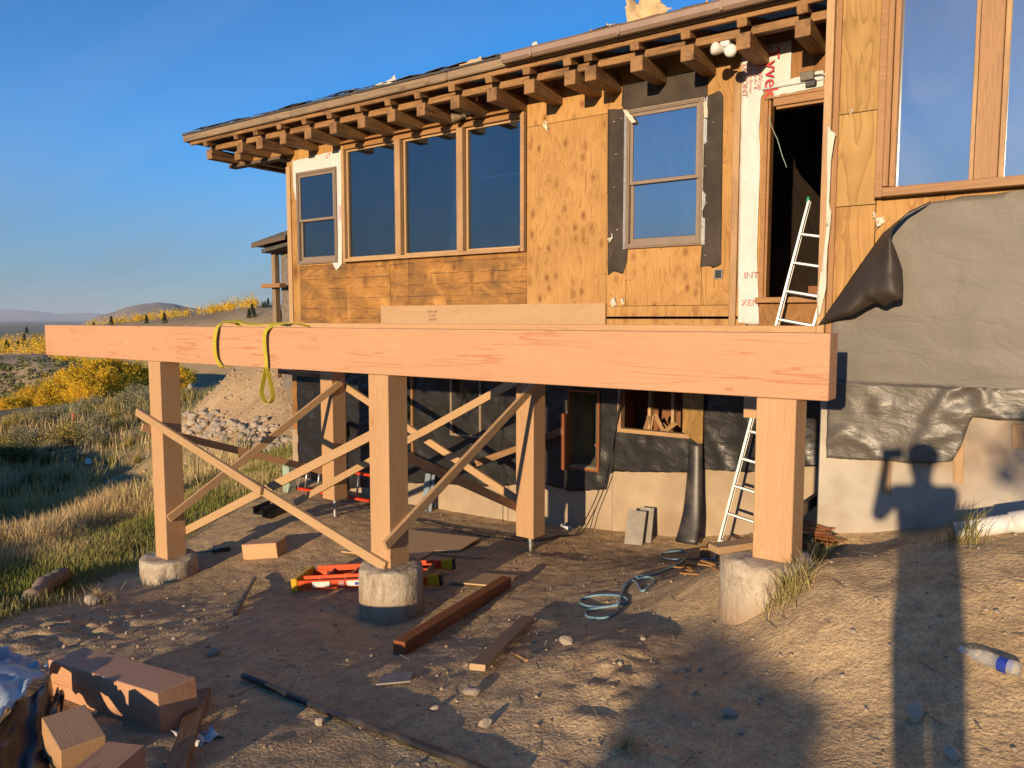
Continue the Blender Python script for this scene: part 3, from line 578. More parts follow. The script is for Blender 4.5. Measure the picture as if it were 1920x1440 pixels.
# ---------------- windows
def frame_rect(mb, x0, x1, z0, z1, w, y0, y1, wb=None, ch=0.003):
    """four rails of a rectangular frame, butted"""
    wb = wb or w; yc, yd = (y0+y1)/2, y1-y0
    mb.box((x0+w/2, yc, (z0+z1)/2), (w, yd, z1-z0), None, ch); mb.box((x1-w/2, yc, (z0+z1)/2), (w, yd, z1-z0), None, ch)
    mb.box(((x0+x1)/2, yc, z1-w/2), (x1-x0-2*w, yd-0.002, w), None, ch); mb.box(((x0+x1)/2, yc, z0+wb/2), (x1-x0-2*w, yd-0.002, wb), None, ch)
def sash_window(x0, x1, z0, z1, name='sash_window', gl=None):
    c = Vector(((x0+x1)/2, YW, z0)); gl = gl or M_GLASS
    win = MB(); frame_rect(win, x0, x1, z0, z1, 0.045, YW-0.045, YW+0.06, 0.055); frame_rect(win, x0+0.016, x1-0.016, z0+0.016, z1-0.016, 0.012, YW-0.055, YW-0.045)
    w = win.build(name, M_CLAD, house, Matrix.Identity(4), normals=True)
    zm = z0+(z1-z0)*0.475
    mb = MB(); frame_rect(mb, x0+0.047, x1-0.047, zm-0.022, z1-0.047, 0.04, YW-0.028, YW+0.004); mb.build('upper_sash', M_CLAD, w, normals=True)
    mb = MB(); frame_rect(mb, x0+0.047, x1-0.047, z0+0.057, zm+0.018, 0.04, YW+0.008, YW+0.04, 0.06); mb.build('lower_sash', M_CLAD, w, normals=True)
    for a, b, y in ((zm+0.018, z1-0.087, YW-0.012), (z0+0.117, zm-0.022, YW+0.024)):
        mb = MB(); mb.box(((x0+x1)/2, y, (a+b)/2), (x1-x0-0.174, 0.004, b-a+0.004)); mb.build('pane', gl, w)
        s = MB(); frame_rect(s, x0+0.084, x1-0.084, a-0.001, b+0.001, 0.006, y-0.006, y-0.003); s.build('gasket', M_BLACKSEAL, w, normals=True)
    return w
sash_window(*w1); sw = sash_window(*w5, gl=M_GLASSLOWE)
for xx in (w5[1]+0.015, w5[0]-0.012):
    mb = MB(); mb.box((xx, YW-0.022, (w5[2]+w5[3])/2), (0.048, 0.004, w5[3]-w5[2])); mb.build('nailing_fin', M_GALV, sw)
# picture windows: three lights in one timber frame
x0, x1, z0, z1 = tr; mullx = [Wx(752, 380), Wx(868, 350)]
mb = MB(); mb.box((x0+0.03, YW-0.01, (z0+z1)/2), (0.06, 0.11, z1-z0), None, .004)
pw = mb.build('picture_window', M_TRIMLT, house, normals=True)
mb = MB(); mb.box((x1-0.03, YW-0.01, (z0+z1)/2), (0.06, 0.11, z1-z0), None, .004); mb.build('jamb', M_TRIMLT, pw, normals=True)
def rail(name, p0, p1, w, h, mat): return board(name, p0, p1, w, h, mat, pw)
rail('sill', (x0+0.062, YW-0.03, z0+0.025), (x1-0.062, YW-0.03, z0+0.025), 0.13, 0.05, M_TRIMLT)
rail('head', (x0+0.062, YW-0.01, z1-0.03), (x1-0.062, YW-0.01, z1-0.03), 0.09, 0.06, M_TRIM)
rail('drip_strip', (x0-0.06, YW-0.045, z1+0.045), (x1-0.02, YW-0.045, z1+0.045), 0.05, 0.022, M_TRIM)
edges = [x0+0.06] + mullx + [x1-0.06]
for m in mullx: rail('mullion', (m, YW-0.02, z0+0.052), (m, YW-0.02, z1-0.062), 0.11, 0.12, M_TRIMLT)
for i in range(3):
    a = edges[i]+(0.062 if i else 0.0); b = edges[i+1]-(0.062 if i < 2 else 0.0)
    s = MB(); frame_rect(s, a+0.001, b-0.001, z0+0.052, z1-0.062, 0.03, YW-0.005, YW+0.03); s.build('stop_bead', M_STUD, pw, normals=True)
    s = MB(); s.box(((a+b)/2, YW+0.02, (z0+z1)/2-0.005), (b-a-0.04, 0.006, z1-z0-0.15)); s.build('pane', M_GLASS, pw)

# ---------------- flashing felt round the sash window
def sheet_grid(name, poly_px, y, mat, parent, amp=0.01, step=0.05, fold=0.0, seed=0.0, lift=None, label=None, holes=(), ax='Y', sx=1.0):
    """crinkled membrane hung on a wall plane, cut to an outline; thin but with its own relief"""
    P = [atY(a, b, y) for a, b in poly_px]; xs = [p.x for p in P]; zs = [p.z for p in P]
    X = np.arange(min(xs)-step, max(xs)+step*1.01, step); Z = np.arange(min(zs)-step, max(zs)+step*1.01, step)
    Xg, Zg = np.meshgrid(X, Z, indexing='ij'); ns = len(xs)
    def inside(px, pz):
        c = np.zeros(px.shape, bool)
        for i in range(ns):
            xi_, zi_, xj_, zj_ = xs[i], zs[i], xs[i-1], zs[i-1]
            cond = ((zi_ > pz) != (zj_ > pz)) & (px < (xj_-xi_)*(pz-zi_)/((zj_-zi_) if abs(zj_-zi_) > 1e-9 else 1e-9)+xi_); c ^= cond
        return c
    ins = inside(Xg, Zg)
    # pull vertices just outside onto the outline so that the cut edge follows it
    segs = [(np.array([xs[i-1], zs[i-1]]), np.array([xs[i], zs[i]])) for i in range(ns)]
    Q = np.stack([Xg, Zg], -1); best = np.full(Xg.shape, 1e9); near = Q.copy()
    for a, b in segs:
        ab = b-a; t = np.clip(((Q-a)@ab)/max(ab@ab, 1e-12), 0, 1); q = a+t[..., None]*ab; d = np.linalg.norm(Q-q, axis=-1)
        m = d < best; best[m] = d[m]; near[m] = q[m]
    out = ~ins; snap = out & (best < step*1.5)
    Xs = np.where(snap, near[..., 0], Xg); Zs = np.where(snap, near[..., 1], Zg)
    rag = 0.012*fbm(Xs*3, Zs*3, 0.2, 3, 0.5, seed)
    Zs = np.where(snap, Zs+rag, Zs)
    wr = fbm(Xg*sx, Zg, 0.45, 4, 0.55, seed); rid = np.abs(fbm(Xg*0.7*sx+Zg*0.5, Zg*0.8-Xg*0.4, 0.35, 3, 0.5, seed+4))
    Yd = y - 0.004 - amp*(0.5+wr) - fold*np.clip(0.22-rid, 0, 1)*4
    if lift is not None: Yd = Yd - lift(Xs, Zs)
    ok = ins | snap
    nI = np.arange(Xg.size).reshape(Xg.shape); cell = np.stack([nI[:-1, :-1], nI[1:, :-1], nI[1:, 1:], nI[:-1, 1:]], -1).reshape(-1, 4)
    okf = ok.ravel(); insf = ins.ravel(); cell = cell[okf[cell].all(1) & insf[cell].any(1)]
    cx = Xg.ravel()[cell].mean(1); cz = Zg.ravel()[cell].mean(1)
    keep_ = np.ones(len(cell), bool)
    for h in holes: keep_ &= ~((cx > h[0]) & (cx < h[1]) & (cz > h[2]) & (cz < h[3]))
    cell = cell[keep_]
    V = np.stack([Xs, Yd, Zs], -1).reshape(-1, 3); used = np.unique(cell); rem = np.full(len(V), -1); rem[used] = np.arange(len(used))
    o = arr_mesh(name, V[used], rem[cell], mat, parent, smooth=True)
    sol = o.modifiers.new('thickness', 'SOLIDIFY'); sol.thickness = 0.0015; sol.offset = 0
    if label: o['label'] = label
    return o
sheet_grid('flashing_felt', [(1140,205),(1172,205),(1176,265),(1178,462),(1176,490),(1168,515),(1152,508),(1140,516)], YW-0.004, M_FLASH, house, 0.006, 0.035, seed=2)
sheet_grid('flashing_felt', [(1168,160),(1328,128),(1326,180),(1318,193),(1178,215),(1166,200)], YW-0.010, M_FLASH, house, 0.006, 0.035, seed=5)
sheet_grid('flashing_felt', [(1322,182),(1350,170),(1356,180),(1352,495),(1336,503),(1330,498),(1313,500),(1316,462)], YW-0.016, M_FLASH, house, 0.006, 0.035, seed=8)
sheet_grid('house_wrap', [(548,302),(640,280),(642,495),(632,508),(622,490),(562,498),(556,380),(550,350)], YW-0.006, M_TYVEK, house, 0.008, 0.04, holes=[(w1[0]+0.02, w1[1]-0.02, w1[2]+0.02, w1[3]-0.02)], seed=1)
sheet_grid('house_wrap', [(1392,95),(1486,74),(1482,160),(1428,178),(1424,240),(1426,300),(1420,480),(1424,608),(1384,606),(1386,400),(1390,200)], YW-0.006, M_TYVEK, house, 0.012, 0.035, fold=0.008, seed=12, sx=2.0)
sheet_grid('flashing_tape', [(1432,162),(1545,132),(1545,163),(1432,186)], YW-0.03, M_TYVEK, house, 0.02, 0.03, seed=21)
# printing on the wrap
def wrap_text(s, px, py, size, mat, rot=-90, y=YW-0.045):
    p = atY(px, py, y); Mx = Matrix.Translation(p) @ Matrix.Rotation(R(90), 4, 'X') @ Matrix.Rotation(R(rot), 4, 'Z')
    return text_mesh('lettering', s, size, Mx, mat, house)
wrap_text('Tyvek', 1446, 136, 0.215, M_INKRED)
wrap_text('HomeWrap', 1425, 135, 0.075, M_INKPINK); wrap_text('Resistive Air &\nInfiltration Barrier', 1412, 140, 0.052, M_INKPINK); wrap_text('DUPONT', 1396, 150, 0.085, M_INKPINK)
wrap_text('INT', 1408, 516, 0.10, M_INKPINK, 0); wrap_text('XEM', 1406, 568, 0.10, M_INKPINK, 0); wrap_text('UY', 615, 292, 0.10, M_INKPINK, 15, YW-0.02); wrap_text('WALL', 637, 400, 0.09, M_INKPINK, -90, YW-0.022)

# ---------------- doorway
mb = MB(); x0, x1, z0, z1 = dr
for (a, b, y0_, y1_) in ((x0, x0+0.05, YW-0.03, YW+0.12), (x0+0.05, x0+0.075, YW-0.005, YW+0.12)): mb.box(((a+b)/2, (y0_+y1_)/2, (z0+z1)/2), (b-a, y1_-y0_, z1-z0), None, .003)
mb.box(((x0+x1)/2+0.05, YW+0.04, z1-0.04), (x1-x0-0.11, 0.15, 0.08), None, .003); mb.box(((x0+x1)/2+0.05, YW+0.05, z1-0.095), (x1-x0-0.16, 0.11, 0.03), None, .003)
df = mb.build('door_frame', M_TRIM, house, normals=True)
board('door_sill', (x0-0.02, YW-0.02, z0-0.03), (x1-0.03, YW-0.02, z0-0.03), 0.14, 0.06, M_TRIM, df)
board('header_trim', (x0+0.001, YW-0.024, z1+0.05), (x1-0.03, YW-0.024, z1+0.05), 0.03, 0.095, M_TRIM, df)
board('drip_cap', (x0-0.01, YW-0.035, z1+0.108), (x1-0.03, YW-0.035, z1+0.108), 0.05, 0.014, M_GALV, df)
# a loose wire hanging in the doorway
mb = MB(); mb.tube([atY(1441, 220, YW-0.02), atY(1449, 243, YW-0.03), atY(1458, 262, YW-0.03), atY(1466, 290, YW-0.02), atY(1475, 314, YW-0.02)], 0.004, 6); mb.build('loose_wire', M_UTIL, house, smooth=True)
# rooms behind: floor, back wall, ceiling, partitions
mb = MB(); x0, x1 = XC+0.05, XR+2.5
mb.box(((x0+x1)/2, 11.2, -0.34), (x1-x0, 5.1, 0.2)); mb.box(((x0+x1)/2, 13.8, 1.4), (x1-x0, 0.1, 3.4)); mb.box(((x0+x1)/2, 11.2, 3.15), (x1-x0, 5.1, 0.08))
mb.box((XC+0.1, 11.2, 1.4), (0.08, 5.0, 3.4)); mb.box((xk+0.2, 11.2, 1.4), (0.1, 5.0, 3.3)); mb.box((xj+0.02, 10.8, 1.4), (0.1, 4.2, 3.3)); mb.box((x1-0.1, 11.2, 1.4), (0.1, 5.0, 3.3))
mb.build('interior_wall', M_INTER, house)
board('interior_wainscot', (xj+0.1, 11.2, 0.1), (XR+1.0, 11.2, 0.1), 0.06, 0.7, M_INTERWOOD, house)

# ---------------- eaves: lower timbers, purlin, rafter tails, fascia, roof
tails = [390, 448, 484, 530, 576, 624, 678, 733, 790, 853, 923, 993, 1068, 1106, 1193, 1287, 1390, 1500]
def tail_x(px): return atY(px, 200, 7.92).x
for i, px in enumerate(tails):
    x = tail_x(px); j = random.uniform(-.006, .006); yin = YW-0.002 if x > XC else 10.4
    board('eave_timber', (x, 7.915+j*2, 2.806+j), (x, yin, 2.806+j), 0.15, 0.165, M_OLD, house, .006)
    a = Vector((x+0.012, 7.833+j*2, 2.962)); b = Vector((x+0.012, yin, 2.962+(yin-7.833)*0.28)); board('rafter_tail', a, b, 0.105, 0.085, M_OLD, house, .005)
XL = atY(345, 262, 7.80).x
board('purlin', (XL+0.45, 8.06, 2.925), (XR-0.02, 8.06, 2.925), 0.10, 0.084, M_OLD, house, .006)
board('wall_plate', (XC-1.5, YW-0.03, 2.77), (XC-0.01, YW-0.03, 2.77), 0.10, 0.09, M_OLD, house, .006)
board('wall_plate', (XC-1.45, YW-0.05, 2.695), (XC-0.01, YW-0.05, 2.695), 0.16, 0.05, M_DARKWOOD, house, .006)
board('plate_strip', (XC-1.42, YW-0.09, 2.745), (XC-0.02, YW-0.09, 2.745), 0.012, 0.045, M_OLD, house)
board('eave_beam', (tail_x(395)+.3, 8.2, 2.80), (tail_x(395)+.3, 12.0, 2.80), 0.16, 0.18, M_OLD, house, .006)
# fascia in lengths, with a sub-fascia set back beneath
ZF = 3.10; cuts = [XL, XL+2.9, XL+6.0, Wx(965, 100, 7.8), XR-0.01]
for a, b in zip(cuts[:-1], cuts[1:]):
    board('fascia', (a+0.004, 7.80, ZF+0.005), (b-0.004, 7.80, ZF+0.005+random.uniform(-.006, .006)), 0.05, 0.11, M_GREYWOOD, house, .014)
board('sub_fascia', (XL+0.12, 7.857, ZF-0.055), (XR-0.02, 7.857, ZF-0.055), 0.05, 0.10, M_OLD, house, .005)
board('side_fascia', (XL+0.025, 7.83, ZF+0.005), (XL+0.025, 13.0, ZF+0.005), 0.05, 0.11, M_GREYWOOD, house, .014)
# hip roof: deck and courses of torn shingles
ry, rz_ = 12.2, ZF+0.062
def roof_z(y): return rz_+(y-7.77)*0.30
mb = MB(); hipx = XL+(ry-7.77)
mb.add([(XL-0.01, 7.77, rz_), (XR-0.005, 7.77, rz_), (XR-0.005, ry, roof_z(ry)), (hipx, ry, roof_z(ry)), (XL-0.01, 13.5, rz_),
        (XL-0.01, 7.77, rz_+0.025), (XR-0.005, 7.77, rz_+0.025), (XR-0.005, ry, roof_z(ry)+0.025), (hipx, ry, roof_z(ry)+0.025), (XL-0.01, 13.5, rz_+0.025)],
       [(0,3,2,1), (0,4,3), (5,6,7,8), (5,8,9), (0,1,6,5), (1,2,7,6), (4,0,5,9)])
roof = mb.build('roof', M_SHINGLE, house)
mb = MB(); mb.box(((XL+XR)/2+0.3, 9.1, 0), (XR-XL-1.0, 2.4, 0.015), Matrix.Translation((0, 0, 3.30)) @ Matrix.Translation((0, 9.0, 0)) @ Matrix.Rotation(math.atan(0.26), 4, 'X') @ Matrix.Translation((0, -9.0, 0.12))); mb.build('roof_deck_underside', M_DARKWOOD, roof)
for row in range(3):
    x = XL+row*0.1
    while x < XR-0.5:
        w = random.uniform(0.25, 0.33); y = 7.775+row*0.14+random.uniform(-.02, .03)
        if random.random() < 0.8:
            mb = MB(); mb.box((w/2, 0.09, 0.012+random.uniform(0, .02)), (w-0.01, 0.2, 0.007), Matrix.Translation((x, y, roof_z(y)+0.026+row*0.004)) @ Matrix.Rotation(math.atan(0.30)+random.uniform(-.02, .10), 4, 'X') @ Matrix.Rotation(random.uniform(-.06, .06), 4, 'Y')); mb.build('shingle', M_SHINGLE, roof)
        x += w
# torn paper on the roof edge
def crumple(name, poly, mat, parent, amp, seed, n=14):
    """a torn, curled scrap: poly = four corners"""
    a, b, c, d = [Vector(p) for p in poly]; V = []; u = np.linspace(0, 1, n)
    nrm = (b-a).cross(d-a).normalized(); rg = np.random.RandomState(seed)
    for i, s in enumerate(u):
        for j, t in enumerate(u):
            p = (a*(1-s)+b*s)*(1-t)+(d*(1-s)+c*s)*t
            e = 0.06*(b-a).length*float(fbm(np.array([s*4+seed]), np.array([t*4.0]), 1.0, 3)[0])
            k = amp*float(fbm(np.array([s*3+seed*3.1]), np.array([t*3+seed]), 1.0, 4)[0]); V.append(p+nrm*k*2+(b-a).normalized()*e)
    Fc = [(i*n+j, (i+1)*n+j, (i+1)*n+j+1, i*n+j+1) for i in range(n-1) for j in range(n-1)]
    mb = MB(); mb.add(V, Fc); o = mb.build(name, mat, parent, smooth=True); sm = o.modifiers.new('thickness', 'SOLIDIFY'); sm.thickness = 0.002; return o
def ypt(px, py, y): return tuple(atY(px, py, y))
crumple('torn_paper', [ypt(1172,38,7.82), ypt(1262,20,7.86), ypt(1225,2,8.1), ypt(1180,-4,8.05)], M_PAPER, roof, 0.10, 3)
for k, (pa, pb, up_) in enumerate(((700,745,9),(860,905,5),(985,1010,10),(1085,1115,7),(1125,1150,9),(1128,1160,5),(640,670,4),(1282,1330,5))):
    yv = lambda p: 268-(p-345)*0.251
    crumple('torn_paper', [ypt(pa, yv(pa)-12, 7.78), ypt(pb, yv(pb)-12, 7.78), ypt(pb-4, yv(pb)-14-up_, 7.87), ypt(pa+6, yv(pa)-13-up_*0.6, 7.87)], M_PAPER if k % 2 else M_RAG, roof, 0.03, 10+k, 8)
# gutter on the right half
gx0, gx1 = Wx(942, 105, 7.7), XR-0.02; prof = [(0.025, 0.035), (0.025, -0.035), (-0.01, -0.06), (-0.055, -0.06), (-0.085, -0.03), (-0.085, 0.03), (-0.10, 0.042), (-0.092, 0.046), (-0.078, 0.036), (-0.078, -0.026), (-0.052, -0.052), (-0.012, -0.052), (0.018, -0.03), (0.018, 0.035)]
mb = MB(); n = len(prof); vs_ = [(x, 7.755-0.005+a, ZF+0.02+b) for x in (gx0, gx1) for a, b in prof]; mb.add(vs_, [(i, (i+1) % n, n+(i+1) % n, n+i) for i in range(n)]+[tuple(range(n))])
gut = mb.build('gutter', M_GUTTER, house, normals=True)
for px in (995, 1160, 1352):
    x = Wx(px, 60, 7.68); mb = MB(); mb.box((x, 7.661, ZF+0.01), (0.03, 0.006, 0.10), None, .002); mb.build('gutter_strap', M_GUTTER, gut, normals=True)

# ---------------- projecting wing on the right
XE = 4.2; bw = (Wx(1650, 190, YR), 3.6, Wz(1780, 362, YR), 3.9)
def rs(x0, x1, z0, z1, mat): return sheet(x0, x1, z0, z1, mat, YR)
zr1, zr2 = Wz(1600, 212, YR), Wz(1600, 386, YR)
rs(XR, bw[0], zr1, 4.6, M_PLYLT); rs(XR, bw[0], zr2, zr1, M_PLYLT); rs(XR, bw[0], -0.55, zr2, M_PLY); rs(bw[0], XE, -0.55, bw[2], M_PLY); rs(bw[0], XE, bw[3], 4.6, M_PLYLT)
mb = MB(); mb.box((XR+0.006, (YR+YW)/2, 1.2), (0.012, YW-YR-0.03, 7.0)); mb.build('return_wall', M_PLYSOFFIT, house)
board('corner_board', (XR-0.008, YR-0.024, -0.5), (XR-0.008, YR-0.024, 4.6), 0.055, 0.045, M_TRIMLT, house)
board('corner_board', (XR+0.045, YR-0.012, -0.2), (XR+0.045, YR-0.012, 4.6), 0.04, 0.022, M_TRIM, house)
x0, x1, z0, z1 = bw; mm = Wx(1857, 175, YR)
mb = MB(); mb.box((x0+0.025, YR-0.02, (z0+z1)/2), (0.05, 0.12, z1-z0), None, .004); big = mb.build('picture_window', M_TRIM, house, normals=True)
board('casing', (x0+0.068, YR-0.035, z0+0.07), (x0+0.068, YR-0.035, z1), 0.035, 0.10, M_TRIM, big); board('stop_bead', (x0+0.105, YR-0.02, z0+0.07), (x0+0.105, YR-0.02, z1), 0.035, 0.07, M_TRIM, big)
board('sill', (x0+0.052, YR-0.04, z0+0.03), (x1, YR-0.04, z0+0.03), 0.14, 0.06, M_TRIM, big)
board('mullion', (mm, YR-0.03, z0+0.062), (mm, YR-0.03, z1), 0.13, 0.11, M_TRIM, big)
for s in (-1, 1): board('stop_bead', (mm+s*0.082, YR-0.005, z0+0.062), (mm+s*0.082, YR-0.005, z1), 0.03, 0.06, M_TRIMLT, big)
for a, b in ((x0+0.12, mm-0.095), (mm+0.095, x1)):
    mb = MB(); mb.box(((a+b)/2, YR+0.012, (z0+0.06+z1)/2), (b-a, 0.006, z1-z0-0.06)); mb.build('pane', M_GLASSBIG, big)
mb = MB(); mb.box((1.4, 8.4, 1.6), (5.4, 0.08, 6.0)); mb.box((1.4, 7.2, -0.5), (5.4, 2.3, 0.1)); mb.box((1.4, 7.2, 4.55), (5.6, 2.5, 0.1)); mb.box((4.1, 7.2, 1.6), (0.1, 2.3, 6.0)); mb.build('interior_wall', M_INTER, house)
# underlayment on the wing: upper course, crinkled lower course, and the peeled flap
sheet_grid('underlayment', [(1552,600),(1600,540),(1655,440),(1700,400),(1745,379),(1800,371),(1960,352),(2900,236),(2900,806),(1960,742),(1552,722)], YR-0.004, M_FELT, house, 0.012, 0.05, fold=0.006, seed=31, sx=0.5, label='grey underlayment sheet hung under the big window')
sheet_grid('underlayment', [(1552,714),(1960,732),(2900,798),(2900,830),(1960,792),(1900,788),(1822,782),(1815,800),(1802,838),(1786,864),(1740,867),(1650,862),(1552,858)], YR-0.022, M_FELTLOW, house, 0.03, 0.03, fold=0.03, seed=44, label='crinkled lower course of grey underlayment')
def flap():
    top = [(1745,378),(1700,400),(1655,437),(1610,500),(1570,558),(1533,611)]
    edge = [(1745,378),(1704,397),(1674,430),(1670,446),(1682,475),(1692,505),(1694,540),(1693,563),(1676,566),(1660,577),(1645,567),(1622,578),(1600,592),(1570,598),(1533,611)]
    def along(P, s):
        P = np.array(P, float); L = np.concatenate([[0], np.cumsum(np.linalg.norm(np.diff(P, axis=0), axis=1))]); return np.array([np.interp(s*L[-1], L, P[:, 0]), np.interp(s*L[-1], L, P[:, 1])])
    n, m = 46, 20; V = []
    for i in range(n):
        s_ = i/(n-1); a = along(top, s_**0.9); b = along(edge, s_)
        for j in range(m):
            t = j/(m-1); c = a*(1-t)+b*t; bell = math.sin(math.pi*min(1, max(0, s_)))**0.7
            out = 0.02+bell*(0.20*math.sin(math.pi*min(1, t*0.75+0.05))+0.05*t)+0.030*t*math.sin(s_*23+t*1.5)*bell+0.018*abs(math.sin(s_*9-t*4))*bell
            V.append(atY(c[0], c[1], YR-0.03-out))
    mb = MB(); mb.add(V, [(i*m+j, (i+1)*m+j, (i+1)*m+j+1, i*m+j+1) for i in range(n-1) for j in range(m-1)])
    o = mb.build('peeled_flap', M_FELTB, house, smooth=True); o['label'] = 'dark folded corner of peeling underlayment'; sm = o.modifiers.new('thickness', 'SOLIDIFY'); sm.thickness = 0.003
flap()
# foundations
mb = MB(); mb.box(((XR+XE)/2, YR+0.13, -1.505), (XE-XR, 0.26, 1.9), None, .01); fnd = mb.build('foundation', M_CONCW, house, normals=True)
for px, py0, py1 in ((1797, 815, 905), (1662, 866, 925), (1908, 795, 840)):
    a, b = atY(px, py0, YR-0.006), atY(px, py1, YR-0.006); board('form_strip', b, a, 0.06, 0.014, M_TRIMLT, house)
xm_ = Wx(1150, 900); mb = MB(); mb.box(((XC+xm_)/2, YW+0.12, -2.8), (xm_-XC, 0.30, 1.78), None, .01); mb.build('foundation', M_STUCCO, house, normals=True)
mb = MB(); mb.box(((xm_+XR)/2, YW+0.12, -2.64), (XR-xm_, 0.30, 2.1), None, .01); mb.build('foundation', M_STUCCO, house, normals=True)
mb = MB(); mb.box((XR+0.1, (YR+YW)/2, -2.1), (0.2, YW-YR-0.3, 2.0)); mb.build('foundation', M_STUCCO, house)
# black wrap on the lower storey, cut round its openings
h1 = (Wx(1168, 770), Wx(1292, 770), Wz(1220, 808), Wz(1220, 650)); h2 = (Wx(1071, 800), Wx(1126, 800), Wz(1100, 878), Wz(1100, 735))
yk = YW-0.035
sheet_grid('vapour_wrap', [(556,640),(1548,640),(1548,872),(1400,885),(1320,880),(1290,886),(1145,884),(1138,918),(1070,920),(1015,905),(930,912),(760,905),(700,912),(640,918),(600,902),(562,900)], yk, M_WRAPK, house, 0.025, 0.045, fold=0.02, seed=60, holes=[h1, h2], label='black wrinkled vapour wrap on the lower storey')
mb = MB()   # sheathing behind the wrap, in strips beside the openings
for a, b, c, d in ((XC, h2[0], -2.0, -0.3), (h2[0], h2[1], -0.9, -0.3), (h2[0], h2[1], -2.0, h2[2]), (h2[1], h1[0], -2.0, -0.3), (h1[0], h1[1], -2.0, h1[2]), (h1[1], XR, -2.0, -0.3)):
    mb.box(((a+b)/2, YW+0.012, (c+d)/2), (b-a, 0.02, d-c))
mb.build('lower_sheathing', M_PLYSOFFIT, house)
mb = MB(); mb.box((XC+0.01, YW+1.2, -1.4), (0.02, 2.3, 2.2)); mb.build('side_wrap', M_WRAPK, house)
# opening into the framing, with casing
def opening(h, name, mat, w=0.05, open_top=False):
    mb = MB(); frame_rect(mb, h[0]-w+0.01, h[1]+w-0.01, h[2]-w+0.01, h[3]+w, w, YW-0.075, YW+0.03); return mb.build(name, mat, house, normals=True)
of = opening(h1, 'window_casing', M_TRIMLT)
cx, cz = (h1[0]+h1[1])/2, (h1[2]+h1[3])/2; wd, ht = h1[1]-h1[0], h1[3]-h1[2]
mb = MB(); mb.box((cx+0.2, YW+1.0, cz), (wd+1.2, 0.03, ht+0.8)); mb.box((cx+0.2, YW+0.5, h1[2]-0.25), (wd+1.2, 1.0, 0.03)); mb.box((cx-0.75, YW+0.5, cz), (0.03, 1.0, ht+0.8)); mb.box((cx+1.1, YW+0.5, cz), (0.03, 1.0, ht+0.8)); mb.box((cx+.2, YW+0.5, h1[3]+0.35), (wd+1.2, 1.0, 0.03)); mb.build('interior_wall', M_INTERWOOD, of)
for k in range(3):
    x = h1[0]+0.12+k*0.32; board('stud', (x, YW+0.55, h1[2]-0.2), (x, YW+0.55, h1[3]+0.3), 0.04, 0.09, M_STUD, of)
for k in range(14):
    p = Vector((h1[0]+random.uniform(0.1, wd), YW+random.uniform(0.1, 0.5), h1[2]-0.2+random.uniform(0, 0.18))); q = p+Vector((random.uniform(-.2, .2), random.uniform(-.05, .15), random.uniform(0, .35)))
    mb = MB(); mb.bar(p, q, 0.05, 0.012, 0, random.uniform(0, 3)); mb.build('broken_lath', random.choice([M_OLD, M_TRIMLT, M_STUD]), of)
opn = opening(h2, 'niche_casing', M_CEDAR, 0.03)
mb = MB(); a, b, c, d = h2; yb = YW+0.32; mb.add([(a, YW, c), (b, YW, c), (b, YW, d), (a, YW, d), (a+0.16, yb, c+0.12), (b, yb-0.1, c+0.04), (b, yb-0.1, d-0.02), (a+0.16, yb, d-0.10)], [(0,1,5,4), (1,2,6,5), (2,3,7,6), (3,0,4,7), (4,5,6,7)])
mb.build('niche_lining', plain('green_board', (0.11,0.105,0.06,1), 0.7, 0.25), opn)
board('niche_sill', (a, YW-0.02, c+0.01), (b, YW-0.02, c+0.01), 0.10, 0.02, M_STUD, opn)
# basement windows and door seen through the braces
def dark_window(px0, px1, py0, py1, nm):
    a, b, c, d = Wx(px0, (py0+py1)/2), Wx(px1, (py0+py1)/2), Wz((px0+px1)/2, py1), Wz((px0+px1)/2, py0)
    mb = MB(); frame_rect(mb, a, b, c, d, 0.035, YW-0.095, YW-0.03); w = mb.build(nm, M_TRIM if nm == 'basement_door' else M_CLAD, house, normals=True)
    mb = MB(); mb.box(((a+b)/2, YW-0.05, (c+d)/2), (b-a-0.06, 0.008, d-c-0.06)); mb.build('pane', M_PANE_DARK, w); return w
M_PANE_DARK = plain('dark_pane', (0.014,0.018,0.017,1), 0.08, 0.1, 2.0, 0.0, spec=0.6)
dark_window(851, 909, 690, 818, 'basement_window'); dark_window(700, 781, 690, 846, 'basement_door')
mb = MB(); p = atY(758, 778, YW-0.102); mb.box((p.x, p.y, p.z), (0.12, 0.004, 0.09)); mb.build('paper_notice', M_PAPER, house)
for px, py in ((578, 738), (813, 757), (560, 770)): # faint printing on the wrap
    p = atY(px, py, yk-0.055); text_mesh('lettering', 'TYPAR', 0.10, Matrix.Translation(p) @ Matrix.Rotation(R(90), 4, 'X'), M_INKGREY, house)
# hanging sheathing offcut beside the opening
a, b = atY(1301, 735, YW-0.10), atY(1301, 826, YW-0.10)
mb = MB(); w = 0.125; mb.add([(-w, 0, 0), (w, 0, 0), (w, 0, -0.62), (-w, 0, -0.47), (-w, 0.02, 0), (w, 0.02, 0), (w, 0.02, -0.62), (-w, 0.02, -0.47)], [(0,3,2,1), (4,5,6,7), (0,1,5,4), (1,2,6,5), (2,3,7,6), (3,0,4,7)])
o = mb.build('hanging_panel', plywood('aged_panel', (0.42,0.26,0.075,1), (0.30,0.16,0.04,1), (0.12,0.06,0.02,1), 0.3, 3, 0.4), house, Matrix.Translation((a.x, YW-0.12, b.z+0.56))); o['label'] = 'aged plywood panel hanging beside the opening'
p0, p1 = atY(1058, 880, YW-0.10), atY(1058, 775, YW-0.10); board('window_jamb', p0, p1, 0.05, 0.10, M_CEDAR, house)
